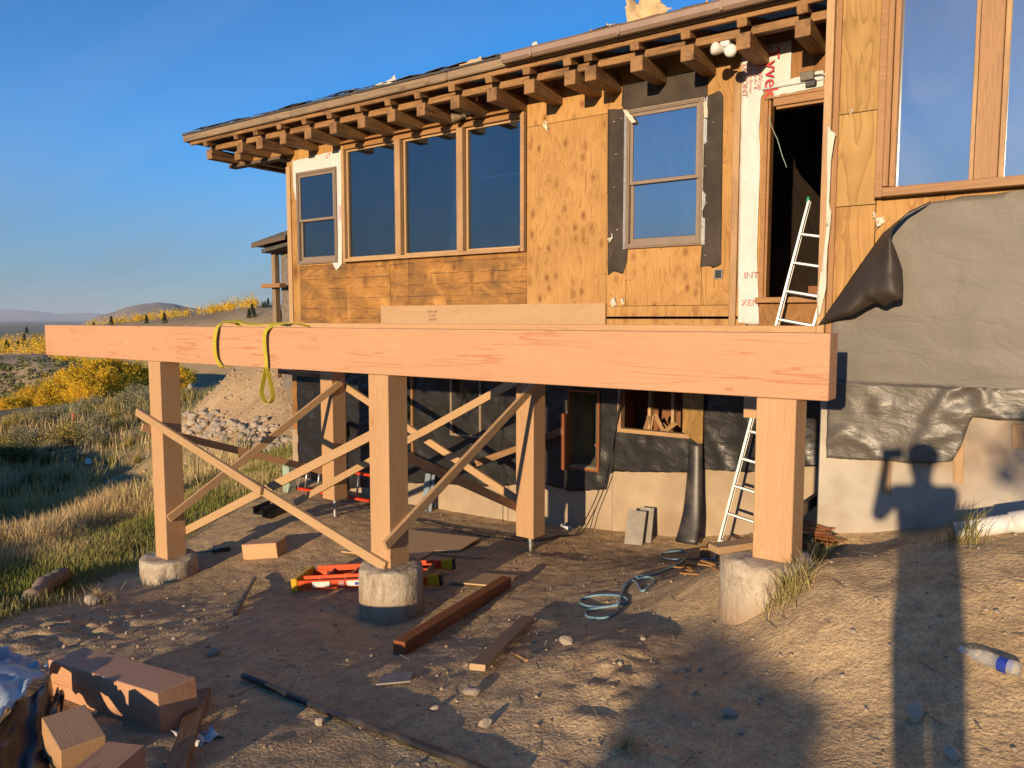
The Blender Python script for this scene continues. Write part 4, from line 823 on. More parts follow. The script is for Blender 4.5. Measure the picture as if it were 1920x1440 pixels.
# scraps of wrap stuck to the sheathing
def scrap(pxs, y, seed, mat=M_RAG): crumple('torn_wrap', [ypt(a, b, y) for a, b in pxs], mat, house, 0.03, seed, 6)
scrap([(1016,230),(1024,224),(1028,240),(1026,246)], YW-0.01, 1); scrap([(1168,207),(1174,204),(1192,228),(1184,232)], YW-0.07, 2); scrap([(1318,195),(1326,190),(1327,222),(1320,220)], YW-0.04, 3)
scrap([(1139,450),(1147,437),(1150,446),(1142,456)], YW-0.02, 4); scrap([(1144,566),(1152,556),(1156,572),(1147,577)], YW-0.02, 5); scrap([(1163,560),(1168,558),(1170,572),(1164,570)], YW-0.02, 6)
scrap([(1640,412),(1656,404),(1660,416),(1646,428)], YR-0.01, 7); scrap([(1636,398),(1641,396),(1642,410),(1637,408)], YR-0.01, 8); scrap([(1592,212),(1600,205),(1602,207),(1594,214)], YR-0.01, 9)
sheet_grid('torn_wrap', [(1552,232),(1560,248),(1568,252),(1560,300),(1556,380),(1560,400),(1553,470),(1550,540),(1536,600),(1532,560),(1542,500),(1550,430),(1552,330)], YR-0.06, M_RAG, house, 0.02, 0.025, fold=0.01, seed=71)
for k in range(26):
    px = random.choice([random.uniform(1142, 1172), random.uniform(1320, 1350)]); py = random.uniform(215, 480); s = random.uniform(1.0, 2.6)
    if k % 2: scrap([(px, py), (px+s, py-s*.4), (px+s*1.2, py+s), (px+s*.3, py+s)], YW-0.034, 80+k)
# the next wing, just seen past the corner
yb = 12.5; a = Wx(528, 560, yb); b = XC+0.6
mb = MB(); mb.box(((a+b)/2, yb+1.5, 0.0), (b-a, 3.0, 3.6)); nw = mb.build('rear_wing', plain('grey_shingle_wall', (0.20,0.17,0.145,1), 0.85, 0.3, 8.0), house)
zr = Wz(520, 460, yb)
mb = MB(); Mx = Matrix.Translation((a-0.05, yb, zr)); mb.box((0.68, 1.0, 0.02), (1.9, 3.2, 0.10), Mx @ Matrix.Rotation(R(-9), 4, 'Y')); mb.box((0.62, 1.0, -0.16), (1.5, 2.9, 0.09), Mx @ Matrix.Rotation(R(-7), 4, 'Y')); mb.build('rear_roof', M_SHINGLE, nw)
board('rear_fascia', (a-0.30, yb-0.62, zr-0.05), (a+1.0, yb-0.62, zr+0.08), 0.04, 0.10, M_DARKWOOD, nw)
board('rear_post', (a-0.08, yb-0.1, -1.5), (a-0.08, yb-0.1, zr-0.2), 0.14, 0.14, M_GREYWOOD, nw)
zk = Wz(515, 537, yb); board('rear_bracket', (a-0.28, yb-0.3, zk), (a+0.45, yb-0.3, zk), 0.2, 0.10, M_TRIM, nw)

# ================================================================== DECK FRAME
YB, YK = 4.75, 7.05                      # front faces of the front and back beams
deck = empty('deck_frame', (-5.5, 6.2, -2.6), 'new fir deck frame of heavy beams, posts and nailed temporary braces', 'deck frame')
ZBT, BH, BW, PS = -0.087, 0.40, 0.19, 0.24
xbl, xbr = atY(85, 640, YB).x, atY(1555, 690, YB).x
o = board('front_beam', (xbl, YB+BW/2, ZBT-BH/2), (xbr, YB+BW/2, ZBT-BH/2), BW, BH, M_BEAM, deck, .004); o['label'] = 'long salmon-pink front beam'
xkl, xkr = atY(418, 640, YK).x, atY(1530, 615, YK).x
board('back_beam', (xkl, YK+BW/2, -0.065-BH/2), (xkr, YK+BW/2, -0.065-BH/2), BW, BH, M_POST, deck, .004)
def post(x, yf, zb, zt, nm='post'):
    return board(nm, (x, yf+BW/2, zb), (x, yf+BW/2, zt), PS, PS, M_POST, deck, .005)
def pxc(px, py, y): return atY(px, py, y).x
PF = [pxc(301, 900, YB), pxc(715, 900, YB), pxc(1453, 900, YB)]; PZ = [-2.78, -2.19, -1.50]
PB = [pxc(616, 820, YK), pxc(986, 860, YK)]; PBZ = [-2.50, -2.48]
for x, z in zip(PF, PZ): post(x, YB, z, ZBT-BH-0.001)
for x, z in zip(PB, PBZ): post(x, YK, z, -0.065-BH-0.001)
xs_ = pxc(1420, 760, YK); post(xs_, YK, -0.92, -0.065-BH-0.001, 'post_stub')
def brace(p0, p1, w=0.038, h=0.089, m=None, roll=0.0): return board('brace', p0, p1, w, h, m or M_STUD, deck, .002, roll)
yf = YB+BW/2-PS/2-0.021                   # nailed on the front of the front posts
brace(atY(257, 772, yf), atY(491, 921, yf-0.012)); brace(atY(470, 906, yf+0.036), atY(724, 1063, yf))
yk_ = YB+BW/2+PS/2+0.021
brace(atY(316, 1012, yk_), atY(705, 812, yk_))
xr_ = PF[0]+PS/2+0.021; brace(atX(316, 973, xr_), atX(640, 716, PB[0]+PS/2+0.021))
xl_ = PF[0]-PS/2-0.021; brace(atX(266, 801, xl_), atX(608, 884, PB[0]-PS/2-0.021), m=M_POST)
xr_ = PF[1]+PS/2+0.021; brace(atX(722, 1024, xr_), atX(1003, 722, PB[1]+PS/2+0.021))
xl_ = PF[1]-PS/2-0.021; brace(atX(705, 830, xl_), atX(972, 952, PB[1]-PS/2-0.021), m=M_POST)
y9 = YK+BW/2+PS/2+0.021; brace(atY(628, 712, y9), atY(970, 937, y9))
y10 = YK+BW/2-PS/2-0.021; brace(atY(553, 943, y10), atY(800, 806, y10)); brace(atY(790, 812, y10-0.04), atY(968, 714, y10-0.04))
brace(atY(892, 869, 7.9), atY(1056, 807, 8.42), m=M_OLD)
o = brace(atY(1494, 962, 5.6), atY(1540, 928, 6.7), m=M_STUD)
o = board('cross_block', atY(527, 696, YK+0.1), atY(612, 706, YK+0.1), 0.10, 0.06, M_OLD, deck)

# ---------------- concrete piers and screw piles
def pier(x, y, zt, r, h, label, seed):
    """poured pier with a chipped rim and form-tube rings; zt = its top"""
    rg = np.random.RandomState(seed); seg = 40; V = []; prof = [(0.0, 0.0), (0.7, 0.004), (0.94, 0.0), (0.985, -0.012), (1.0, -0.03), (1.0, -0.10), (0.995, -0.11), (1.0, -0.12), (1.0, -0.25), (0.995, -0.26), (1.0, -0.27), (1.01, -0.40), (1.01, -h)]
    mb = MB(); n = len(prof); a = np.arange(seg)*2*math.pi/seg
    for i, (f, z) in enumerate(prof):
        for k in range(seg):
            j = float(fbm(np.array([math.cos(a[k])*1.4+seed]), np.array([math.sin(a[k])*1.4+z*3]), 0.5, 3)[0])
            rr = r*f*(1+0.022*j*(f > 0.9)); dz = 0.035*j*(f > 0.9)*(z > -0.05) if f > 0 else 0; V.append((math.cos(a[k])*rr, math.sin(a[k])*rr, z+dz))
    Fc = [(i*seg+k, i*seg+(k+1) % seg, (i+1)*seg+(k+1) % seg, (i+1)*seg+k) for i in range(n-1) for k in range(seg)]
    mb.add(V, Fc); o = mb.build('concrete_pier', M_PIER, None, Matrix.Translation((x, y, zt)), smooth=True, normals=True); tag(o, label, 'concrete pier', 'concrete piers under the front posts'); return o
yc = YB+BW/2
pier(PF[0]-0.02, yc-0.02, PZ[0]-0.002, 0.315, 0.75, 'low round concrete pier at the grass edge under the outer deck post', 1)
pier(PF[1]+0.03, yc-0.02, PZ[1]-0.002, 0.285, 0.80, 'tall stained concrete pier with the orange ladder lying behind it', 2)
pier(PF[2]-0.07, yc, PZ[2]-0.002, 0.285, 0.95, 'concrete pier half buried in the dirt bank with a grass tuft', 3)
for x, z, lb in ((PB[0], PBZ[0], 'thin galvanised screw pile under the back post near the house corner'), (PB[1], PBZ[1], 'thin grey screw pile under the back post beside the cable')):
    g = gh(x, YK+BW/2); mb = MB(); prof = [(0.001, 0.0), (0.05, 0.0), (0.05, -0.008), (0.03, -0.012), (0.03, -0.07), (0.037, -0.07), (0.037, -0.13), (0.03, -0.13), (0.03, g-z-0.3)]
    mb.lathe(prof, 14); o = mb.build('screw_pile', M_GALV, None, Matrix.Translation((x, YK+BW/2, z-0.001)), normals=True); tag(o, lb, 'screw pile')
    mb = MB(); mb.tube([(x-0.042, YK+BW/2, z-0.10), (x+0.042, YK+BW/2, z-0.10)], 0.012, 8); mb.build('bolt', M_GALV, o)

# ---------------- yellow lifting sling over the front beam
def ribbon(name, pts, w, th, mat, parent=None, wdir=(1, 0, 0)):
    pts = [Vector(p) for p in pts]; mb = MB(); n = len(pts); V = []
    for i, p in enumerate(pts):
        d = (pts[min(i+1, n-1)]-pts[max(i-1, 0)]).normalized(); wd = Vector(wdir if not callable(wdir) else wdir(i/(n-1))); wd = (wd-d*wd.dot(d)).normalized(); nn = d.cross(wd)
        for a, b in ((-1, -1), (1, -1), (1, 1), (-1, 1)): V.append(p+wd*a*w/2+nn*b*th/2)
    Fc = [(i*4+k, i*4+(k+1) % 4, (i+1)*4+(k+1) % 4, (i+1)*4+k) for i in range(n-1) for k in range(4)]+[(0, 3, 2, 1), tuple((n-1)*4+k for k in range(4))]
    mb.add(V, Fc); return mb.build(name, mat, parent, smooth=False, normals=True)
def smooth_pts(P, k=5):
    P = [Vector(p) for p in P]; out = []
    for i in range(len(P)-1):
        p0, p1, p2, p3 = P[max(i-1, 0)], P[i], P[i+1], P[min(i+2, len(P)-1)]
        for j in range(k):
            t = j/k; out.append(0.5*((2*p1)+(p2-p0)*t+(2*p0-5*p1+4*p2-p3)*t*t+(3*p1-p0-3*p2+p3)*t**3))
    return out+[P[-1]]
sl = empty('lifting_sling', (atY(412, 640, YB).x, YB, ZBT), 'yellow webbing lifting sling looped over the long front beam', 'sling')
zt = ZBT+0.006; xa_ = atY(412, 650, YB).x; xb2 = atY(503, 650, YB).x
ribbon('strap', smooth_pts([(xa_+0.1, YB+BW+0.05, zt-0.30), (xa_+0.06, YB+BW+0.02, zt-0.01), (xa_+0.04, YB+BW*0.6, zt+0.035), (xa_+0.02, YB+0.02, zt+0.03), (xa_, YB-0.03, zt-0.03), (xa_-0.03, YB-0.04, zt-0.18), (xa_-0.02, YB-0.03, zt-0.34), (xa_+0.05, YB-0.012, zt-0.42), (xa_+0.1, YB+0.04, zt-0.425)]), 0.06, 0.006, M_STRAP, sl)
ribbon('strap', smooth_pts([(xa_+0.04, YB+0.03, zt+0.05), (xa_+0.25, YB+0.04, zt+0.05), (xa_+0.5, YB+0.07, zt+0.02), (xa_+0.72, YB+0.12, zt+0.03), (xa_+0.95, YB+0.17, zt+0.012)]), 0.055, 0.006, M_STRAP, sl, (0, 1, 0.3))
ribbon('strap', smooth_pts([(xb2+0.42, YB+BW*0.9, zt+0.004), (xb2+0.3, YB+BW*0.6, zt+0.03), (xb2+0.14, YB+0.04, zt+0.035), (xb2+0.02, YB-0.03, zt-0.03), (xb2-0.01, YB-0.035, zt-0.16), (xb2+0.0, YB-0.03, zt-0.32), (xb2+0.0, YB-0.03, zt-0.45)]), 0.055, 0.006, M_STRAP, sl)
lp = [(xb2, YB-0.03, zt-0.40), (xb2-0.03, YB-0.035, zt-0.50), (xb2-0.07, YB-0.04, zt-0.64), (xb2-0.03, YB-0.04, zt-0.73), (xb2+0.05, YB-0.04, zt-0.745), (xb2+0.10, YB-0.035, zt-0.68), (xb2+0.06, YB-0.03, zt-0.54), (xb2+0.01, YB-0.025, zt-0.40)]
ribbon('loop', smooth_pts(lp), 0.045, 0.007, M_STRAP, sl, (0.2, 1, 0))

# ================================================================== LOOSE THINGS ON THE SITE
def onground(name, px, py, label, cat, group=None, rz=0.0): p = gp(px, py); return empty(name, p, label, cat, group, rz)
# ---------------- aluminium ladder leaning beside the doorway
P0, P1 = atY(1338, 1052, 7.86), atY(1518, 376, 8.44); P0.z = max(P0.z, gh(P0.x, P0.y)-0.01)
lad = empty('ladder', P0, 'silver aluminium ladder with a green cap leaning up to the open doorway', 'ladder')
d_ = (P1-P0).normalized(); r_ = (Vector((1, 0.05, 0))-d_*d_.x).normalized(); nrm = d_.cross(r_); L_ = (P1-P0).length; LW = 0.39
Ml = Matrix((d_, r_, nrm)).transposed().to_4x4(); Ml.translation = P0
for s in (0, LW):
    mb = MB()
    mb.box((L_/2, s, 0), (L_, 0.004, 0.072)); mb.box((L_/2, s+(0.012 if s == 0 else -0.012), 0.034), (L_, 0.02, 0.004)); mb.box((L_/2, s+(0.012 if s == 0 else -0.012), -0.034), (L_, 0.02, 0.004))
    mb.build('rail', M_ALU, lad, Ml)
    mb = MB(); mb.box((-0.02, s, 0), (0.09, 0.03, 0.09), None, .006); mb.build('foot', M_BLACKP, lad, Ml, normals=True)
    mb = MB(); mb.box((L_+0.008, s, 0), (0.05, 0.028, 0.08), None, .006); mb.build('end_cap', M_GREEN, lad, Ml, normals=True)
k = 0
while 0.24+k*0.305 < L_-0.08:
    x = 0.24+k*0.305; mb = MB(); mb.box((x, LW/2, 0), (0.034, LW-0.006, 0.034), None, .008); mb.build('rung', M_ALU, lad, Ml, normals=True); k += 1
# ---------------- orange step ladder lying folded behind the middle pier
a, b = gp(549, 1113), gp(822, 1101); dv = (b-a); dv.z = 0; Ls = dv.length; rz = math.atan2(dv.y, dv.x)
sl2 = empty('step_ladder', a, 'orange fibreglass step ladder lying folded on the dirt behind a pier', 'ladder', rz=rz)
tilt = math.atan2(b.z-a.z, Ls); Ms = Matrix.Translation(a+Vector((0, 0, 0.035))) @ Matrix.Rotation(rz, 4, 'Z') @ Matrix.Rotation(-tilt, 4, 'Y')
def sb(nm, c, s, mat, ch=.004, rz2=0.0):
    mb = MB(); mb.box((0, 0, 0), s, Matrix.Translation(c) @ Matrix.Rotation(rz2, 4, 'Z'), ch); return mb.build(nm, mat, sl2, Ms, normals=True)
tp = math.atan2(0.12, Ls)
rl = sb('rail', (Ls/2, 0.02-0.03, 0.045), (Ls-0.1, 0.025, 0.09), M_ORANGE, rz2=-tp*0.4); sb('rail', (Ls/2, 0.43, 0.045), (Ls-0.1, 0.025, 0.09), M_ORANGE, rz2=tp)
sb('back_rail', (Ls/2, 0.03, 0.115), (Ls-0.25, 0.02, 0.035), M_ORANGE); sb('back_rail', (Ls/2, 0.36, 0.115), (Ls-0.25, 0.02, 0.035), M_ORANGE)
sb('top_cap', (0.03, 0.20, 0.05), (0.07, 0.44, 0.14), M_YELLOWP, .012)
for k in range(5): sb('step', (0.30+k*(Ls-0.45)/4, 0.205, 0.05), (0.018, 0.39, 0.085), M_ALU, .003)
for y in (-0.03, 0.46): sb('foot', (Ls-0.02, y, 0.05), (0.13, 0.05, 0.11), M_YELLOWP, .01); sb('foot_pad', (Ls+0.05, y, 0.05), (0.03, 0.055, 0.11), M_BLACKP, .006)
sb('hinge_bar', (Ls*0.52, 0.2, 0.10), (0.02, 0.36, 0.02), M_YELLOWP)
for x, w, m in ((0.33, 0.19, M_WHITEP), (0.55, 0.06, M_INKPINK), (0.68, 0.14, M_WHITEP)): sb('label', (x, -0.026-0.004*x, 0.055), (w, 0.002, 0.055), m, 0)
sb('label', (0.72, -0.0305, 0.05), (0.05, 0.002, 0.03), M_INKBLUE, 0)
p = Ms @ Vector((Ls*0.59, -0.032, 0.045)); mb = MB(); mb.lathe([(0.0, 0.0), (0.045, 0.0)], 16, Matrix.Scale(0.6, 4, (0, 1, 0))); mb.build('label', M_WHITE, sl2, Ms @ Matrix.Translation((Ls*0.56, -0.030, 0.045)) @ Matrix.Rotation(R(90), 4, 'X'))
# ---------------- red extension ladder standing on edge by the house corner
y = 8.05; xa2, xb3 = atY(556, 900, y).x, atY(694, 900, y).x; g0 = max(gh(xa2, y), gh(xb3, y)); zb0 = min(gh(xa2, y), gh(xb3, y))+0.01
el = empty('extension_ladder', (xa2, y, zb0), 'red fibreglass extension ladder standing on edge against the house corner', 'ladder')
for z in (0.04, 0.42): board('rail', (xa2, y+z*0.18, zb0+z), (xb3, y+z*0.18, zb0+z+0.02), 0.075, 0.035, M_RED, el, .004)
k = 0
while xa2+0.2+k*0.3 < xb3-0.05:
    x = xa2+0.2+k*0.3; mb = MB(); mb.tube([(x, y+0.012, zb0+0.058), (x, y+0.07, zb0+0.405)], 0.017, 10); mb.build('rung', M_ALU, el, smooth=True); k += 1
for z in (0.04, 0.42): block('foot', (xa2-0.04, y+z*0.18, zb0+z), (0.09, 0.10, 0.06), M_BLACKP, el, ch=.01)
board('stay_bar', (xa2+0.05, y-0.02, zb0+0.06), (xa2+0.16, y+0.05, zb0+0.44), 0.03, 0.02, M_ALU, el)

# ---------------- timber offcuts
def timber(name, c, size, rz, mat, label, cat, pitch=0.0, group=None):
    M = Matrix.Translation(Vector(c)) @ Matrix.Rotation(rz, 4, 'Z') @ Matrix.Rotation(pitch, 4, 'Y'); o = block(name, None, size, mat, None, M=M, ch=.004); tag(o, label, cat, group); return o
def slope(x, y, rz, h=0.25):
    dx, dy = math.cos(rz)*h, math.sin(rz)*h; return -math.atan2(gh(x+dx, y+dy)-gh(x-dx, y-dy), 2*h)
p = gp(497, 1042); rz = R(22); timber('timber_block', (p.x, p.y, p.z+0.085), (0.47, 0.24, 0.19), rz, M_POST, 'square timber offcut alone on the dirt between the posts', 'timber offcut', slope(p.x, p.y, rz))
a, b = gp(300, 1376), gp(95, 1302); dv = b-a; rz = math.atan2(dv.y, dv.x); L = dv.length; n_ = Vector((math.sin(rz), -math.cos(rz), 0)); n_ = n_ if n_.dot(_rt) > 0 else -n_
c = (a+b)/2+n_*0.12; timber('timber_offcut', (c.x, c.y, c.z+0.115), (L*1.0, 0.24, 0.24), rz, M_BEAM, 'long square salmon timber offcut lying beside the plastic sheeting', 'timber offcut', math.atan2(-(b.z-a.z), L))
p = gp(140, 1432); timber('timber_block', (p.x, p.y, p.z+0.10), (0.36, 0.21, 0.21), math.atan2(*( (gp(165,1420)-gp(118,1372)).yx))-0.0, M_POST, 'short pale timber offcut with an inked end beside the long one', 'timber offcut', 0.10)
p = gp(205, 1500); timber('timber_block', (p.x, p.y, p.z+0.10), (0.26, 0.20, 0.20), R(115), M_BEAM, 'rough-sawn timber stub below the inked offcut', 'timber offcut')
# plywood pieces and loose boards
def slab(name, pts, th, mat, label, cat, lift=0.012, horiz=None):
    P = [Vector(p) for p in pts]; c = sum(P, Vector())/len(P); n = Vector((0, 0, 0))
    for i in range(len(P)): n += (P[i]-c).cross(P[(i+1) % len(P)]-c)
    n.normalize(); n = n if n.z > 0 else -n; u = P[1]-P[0]; u = (u-n*u.dot(n)).normalized(); v = n.cross(u)
    M = Matrix((u, v, n)).transposed().to_4x4() @ Matrix.Identity(4); M.translation = c+Vector((0, 0, lift)); Mi = M.inverted()
    Q = [Mi @ (p+Vector((0, 0, lift))) for p in P]; nq = len(Q); mb = MB(); mb.add([(q.x, q.y, 0) for q in Q]+[(q.x, q.y, th) for q in Q], [tuple(range(nq))[::-1], tuple(range(nq, 2*nq))]+[(i, (i+1) % nq, nq+(i+1) % nq, nq+i) for i in range(nq)])
    o = mb.build(name, mat, None, M, normals=True); tag(o, label, cat); return o
M_PLYFLAT = wood('plywood_scrap', (0.60,0.42,0.235,1), (0.47,0.30,0.15,1), (0.3,0.16,0.08,1), knots=0.15, fine=0.6, rings=0.3)
slab('plywood_scrap', [gp(640,1042), gp(690,1022), gp(767,998), gp(900,1015), gp(862,1036), gp(815,1037), gp(783,1055)], 0.013, M_PLYFLAT, 'large plywood scrap lying flat behind the middle post', 'plywood scrap', 0.02)
slab('plywood_scrap', [gp(842,1097), gp(872,1076), gp(975,1085), gp(923,1103)], 0.013, M_PLYFLAT, 'small plywood scrap touching the far end of the red-brown timber', 'plywood scrap', 0.015)
o = board('wood_strip', gp(815,1040)+Vector((0,0,.012)), gp(906,1048)+Vector((0,0,.012)), 0.04, 0.012, M_STUD); tag(o, 'thin pale wood strip beside the large plywood scrap', 'wood strip')
o = board('dark_timber', gp(748,1228)+Vector((0,0,.05)), gp(950,1100)+Vector((0,0,.05)), 0.10, 0.10, M_CEDAR, ch=.005); tag(o, 'red-brown stained timber lying across the dirt in the yard', 'timber')
o = board('loose_stud', gp(895,1276)+Vector((0,0,.075)), gp(990,1166)+Vector((0,0,.03)), 0.10, 0.04, M_STUD, ch=.003); tag(o, 'fresh pale stud resting one end on a grey stone', 'timber')
o = board('trim_offcut', gp(961,1226)+Vector((0,0,.012)), gp(988,1242)+Vector((0,0,.012)), 0.02, 0.015, M_TRIMLT); tag(o, 'tiny wood trim offcut beside the pale stud', 'wood scrap')
o = board('weathered_board', gp(380,1312)+Vector((0,0,.05)), gp(325,1470)+Vector((0,0,.03)), 0.10, 0.04, M_OLD, ch=.004); tag(o, 'split weathered brown board beside the long timber offcut', 'board')
slab('roof_slate', [gp(706,1289), gp(720,1270), gp(775,1266), gp(770,1283)], 0.01, M_PAVER, 'flat grey slate lying in the shaded dirt', 'slate')
o = board('wood_stake', gp(440,1155)+Vector((0,0,.015)), gp(478,1092)+Vector((0,0,.05)), 0.035, 0.03, M_GREYWOOD); tag(o, 'grey weathered stake stuck in the dirt left of the orange ladder', 'stake')
p = gp(1384, 1052); o = board('wood_wedge', (PF[2]-0.36, yc-0.16, PZ[2]+0.022), (PF[2]-0.155, yc+0.14, PZ[2]+0.03), 0.11, 0.045, M_STUD); tag(o, 'wood shim lying on the half-buried pier beside its post', 'wood shim')
p = gp(1322, 1046); timber('timber_chip', (p.x, p.y, p.z+0.055), (0.11, 0.09, 0.12), 0.4, M_TRIM, 'small brown wood block by the foot of the aluminium ladder', 'wood block')
# blocks and boards leaning on the foundation
def leaning(name, px, py0, py1, y0, y1, w, th, mat, label, cat, dx=0.0):
    a = atY(px, py0, y0); a.z = gh(a.x, a.y)-0.01; b = atY(px+dx, py1, y1); o = board(name, a, b, th, w, mat, ch=.004, roll=R(90)); tag(o, label, cat); return o
leaning('paver', 1188, 1014, 958, 8.10, 8.26, 0.22, 0.055, M_PAVER, 'front grey paver leaning on the tan foundation', 'paver', 8)
leaning('paver', 1208, 1000, 952, 8.24, 8.40, 0.17, 0.05, M_PAVER, 'rear grey paver leaning behind another on the tan foundation', 'paver', 6)
leaning('slat', 795, 952, 888, 8.30, 8.42, 0.10, 0.02, M_SLATE, 'wide blue-grey slat leaning on the foundation', 'slat', 8); leaning('slat', 806, 948, 890, 8.34, 8.46, 0.06, 0.02, M_SLATE, 'narrow blue-grey slat leaning on the foundation', 'slat', 7)
# black drain trough against the foundation
tp_ = [atY(1305, 830, 8.46), atY(1304, 870, 8.42), atY(1301, 920, 8.36), atY(1297, 970, 8.28), atY(1287, 1018, 8.16)]; tp_ = smooth_pts(tp_, 4)
mb = MB(); V = []; n = len(tp_); m = 9
for i, p in enumerate(tp_):
    f = i/(n-1); w = 0.085+0.05*f*f
    for j in range(m):
        a = math.pi*(j/(m-1)); V.append(p+Vector((-math.cos(a)*w, -math.sin(a)*0.06*(1-0.4*f), 0)))
mb.add(V, [(i*m+j, i*m+j+1, (i+1)*m+j+1, (i+1)*m+j) for i in range(n-1) for j in range(m-1)]); o = mb.build('drain_trough', M_BLACKP, None, smooth=True); o.modifiers.new('thickness', 'SOLIDIFY').thickness = 0.005; tag(o, 'black plastic drain trough curving down the foundation wall', 'drain')
# ---------------- pipes, hose, cables
def gpath(pts, r, lift=0.0): return [gp(a, b)+Vector((0, 0, r+lift)) for a, b in pts]
mb = MB(); pth = smooth_pts(gpath([(457,1276),(520,1301),(600,1336),(680,1366),(760,1398),(840,1428),(960,1480)], 0.022, .004), 6); mb.tube(pth, 0.022, 10); o = mb.build('black_pipe', M_BLACKP, smooth=True); tag(o, 'black poly water pipe running across the shaded dirt', 'pipe')
mb = MB(); hp = [(1345,1052),(1300,1050),(1268,1052),(1240,1048),(1243,1040),(1275,1037),(1290,1044),(1275,1058),(1250,1070),(1222,1082),(1192,1086),(1172,1100),(1164,1125),(1150,1140),(1115,1143),(1090,1136),(1092,1126),(1122,1120),(1160,1121),(1177,1128),(1166,1138),(1128,1143),(1099,1150),(1104,1161),(1135,1162),(1158,1150),(1163,1128),(1172,1104),(1186,1092),(1196,1100),(1204,1112),(1216,1104),(1228,1092),(1215,1085),(1195,1090)]
mb.tube(smooth_pts(gpath(hp, 0.011, .004), 5), 0.011, 8); o = mb.build('air_hose', M_HOSE, smooth=True); tag(o, 'blue air hose coiled in loops on the dirt', 'hose')
a = gp(1789, 1012); b = gp(1960, 1008); b.y = a.y+0.12; b.z = gh(b.x, b.y); ax_ = Vector((0, 0, 0.045))
wp = empty('drain_pipe', a, 'white drain pipe with a coupling lying below the concrete wall', 'pipe')
a2, b2 = a+ax_, b+ax_+Vector((0, 0, .03)); cpl = a2.lerp(b2, 0.72)
mb = MB(); mb.tube([a2, a2.lerp(b2, 0.7)], 0.055, 20, False); o = mb.build('pipe', M_WHITEP, wp, smooth=True); o.modifiers.new('wall', 'SOLIDIFY').thickness = 0.005
mb = MB(); mb.tube([a2.lerp(b2, 0.62), b2], 0.064, 20); mb.build('coupling', M_WHITEP, wp, smooth=True)
mb = MB(); q = gp(1065, 994); mb.tube([q+Vector((-.12, .05, .03)), q+Vector((.06, -.02, .025))], 0.03, 14, False); o = mb.build('pipe_stub', M_WHITEP, smooth=True); o.modifiers.new('wall', 'SOLIDIFY').thickness = 0.005; tag(o, 'short white pipe stub where the cables meet the ground', 'pipe')
yw_ = 8.44
for k, off in enumerate((0.0, 8.0)):
    w_ = [atY(1166+off*0.3, 715, yw_), atY(1163-off*0.2, 760, yw_), atY(1150, 815, yw_-.02), atY(1136+off, 880, yw_-.04), atY(1125+off, 915, yw_-.06), atY(1106+off, 958, yw_-.10)]
    g_ = [gp(1080+off, 1004)+Vector((0, 0, .02)), gp(1050, 1006+off*.3)+Vector((0, 0, .01)), gp(1012, 1012+off*.4)+Vector((0, 0, .01)), gp(940, 1004+off)+Vector((0, 0, .01)), gp(860, 990+off)+Vector((0, 0, .01)), gp(770, 972+off*.4)+Vector((0, 0, .01)), gp(705, 966)+Vector((0, 0, .01))]
    mb = MB(); mb.tube(smooth_pts(w_+g_, 6), 0.0065, 6); o = mb.build('cable', M_CABLE, smooth=True); tag(o, 'black cable hanging from the basement opening and trailing along the foundation', 'cable', 'black cables by the foundation')
mb = MB(); mb.tube(smooth_pts([atY(945, 720, 8.42), atY(938, 800, 8.40), atY(933, 860, 8.38), atY(942, 900, 8.36), atY(943, 978, 8.38)], 6), 0.005, 6); o = mb.build('cable', M_CABLE, smooth=True); tag(o, 'thin black cable dropping down the black wrap to the dirt', 'cable')
# conduit with a meter head on the lower wall
cdp = empty('meter_conduit', atY(644, 930, 8.42), 'black meter box on a thin conduit at the lower wall behind the post', 'conduit')
mb = MB(); a, b = atY(644, 945, 8.42), atY(644, 820, 8.42); mb.tube([a, b], 0.022, 10); mb.build('pipe', M_BLACKP, cdp, smooth=True); mb = MB(); c = atY(644, 806, 8.42); mb.box(c, (0.12, 0.08, 0.24), None, .012); mb.build('box', M_BLACKP, cdp, normals=True)
# green utility pedestal at the corner
p = gp(543, 921); ped = empty('utility_pedestal', p, 'pale green utility pedestal in the grass by the house corner', 'utility box'); block('body', p+Vector((0, 0, .2)), (0.16, 0.16, 0.44), M_UTIL, ped, ch=.015); block('cap', p+Vector((0, 0, .445)), (0.18, 0.18, 0.05), M_UTIL, ped, ch=.018)
# brackets and a pry bar near the posts
for k, (pa, pb, lb) in enumerate((((482,966),(514,953),'near black steel channel lying behind the braces'),((499,973),(536,958),'far black steel channel lying behind the braces'))):
    a, b = gp(*pa), gp(*pb); mb = MB(); M_, L = frame(a+Vector((0, 0, .05)), b+Vector((0, 0, .05))); mb.box((L/2, 0, -0.04), (L, 0.16, 0.008)); mb.box((L/2, -0.08, 0.01), (L, 0.008, 0.11)); mb.box((L/2, 0.08, 0.01), (L, 0.008, 0.11)); o = mb.build('steel_channel', M_BLACKP, None, M_); tag(o, lb, 'steel channel')
pb_ = empty('pry_bar', gp(350, 1042), 'pry bar with a black grip lying behind the outer pier', 'tool'); a, b, c = gp(346, 1044)+Vector((0, 0, .03)), gp(398, 1038)+Vector((0, 0, .03)), gp(431, 1034)+Vector((0, 0, .03))
mb = MB(); mb.tube([a, b], 0.012, 8); mb.build('bar', M_SLATE, pb_, smooth=True); mb = MB(); mb.tube([b, c], 0.026, 10); mb.build('grip', M_BLACKP, pb_, smooth=True)
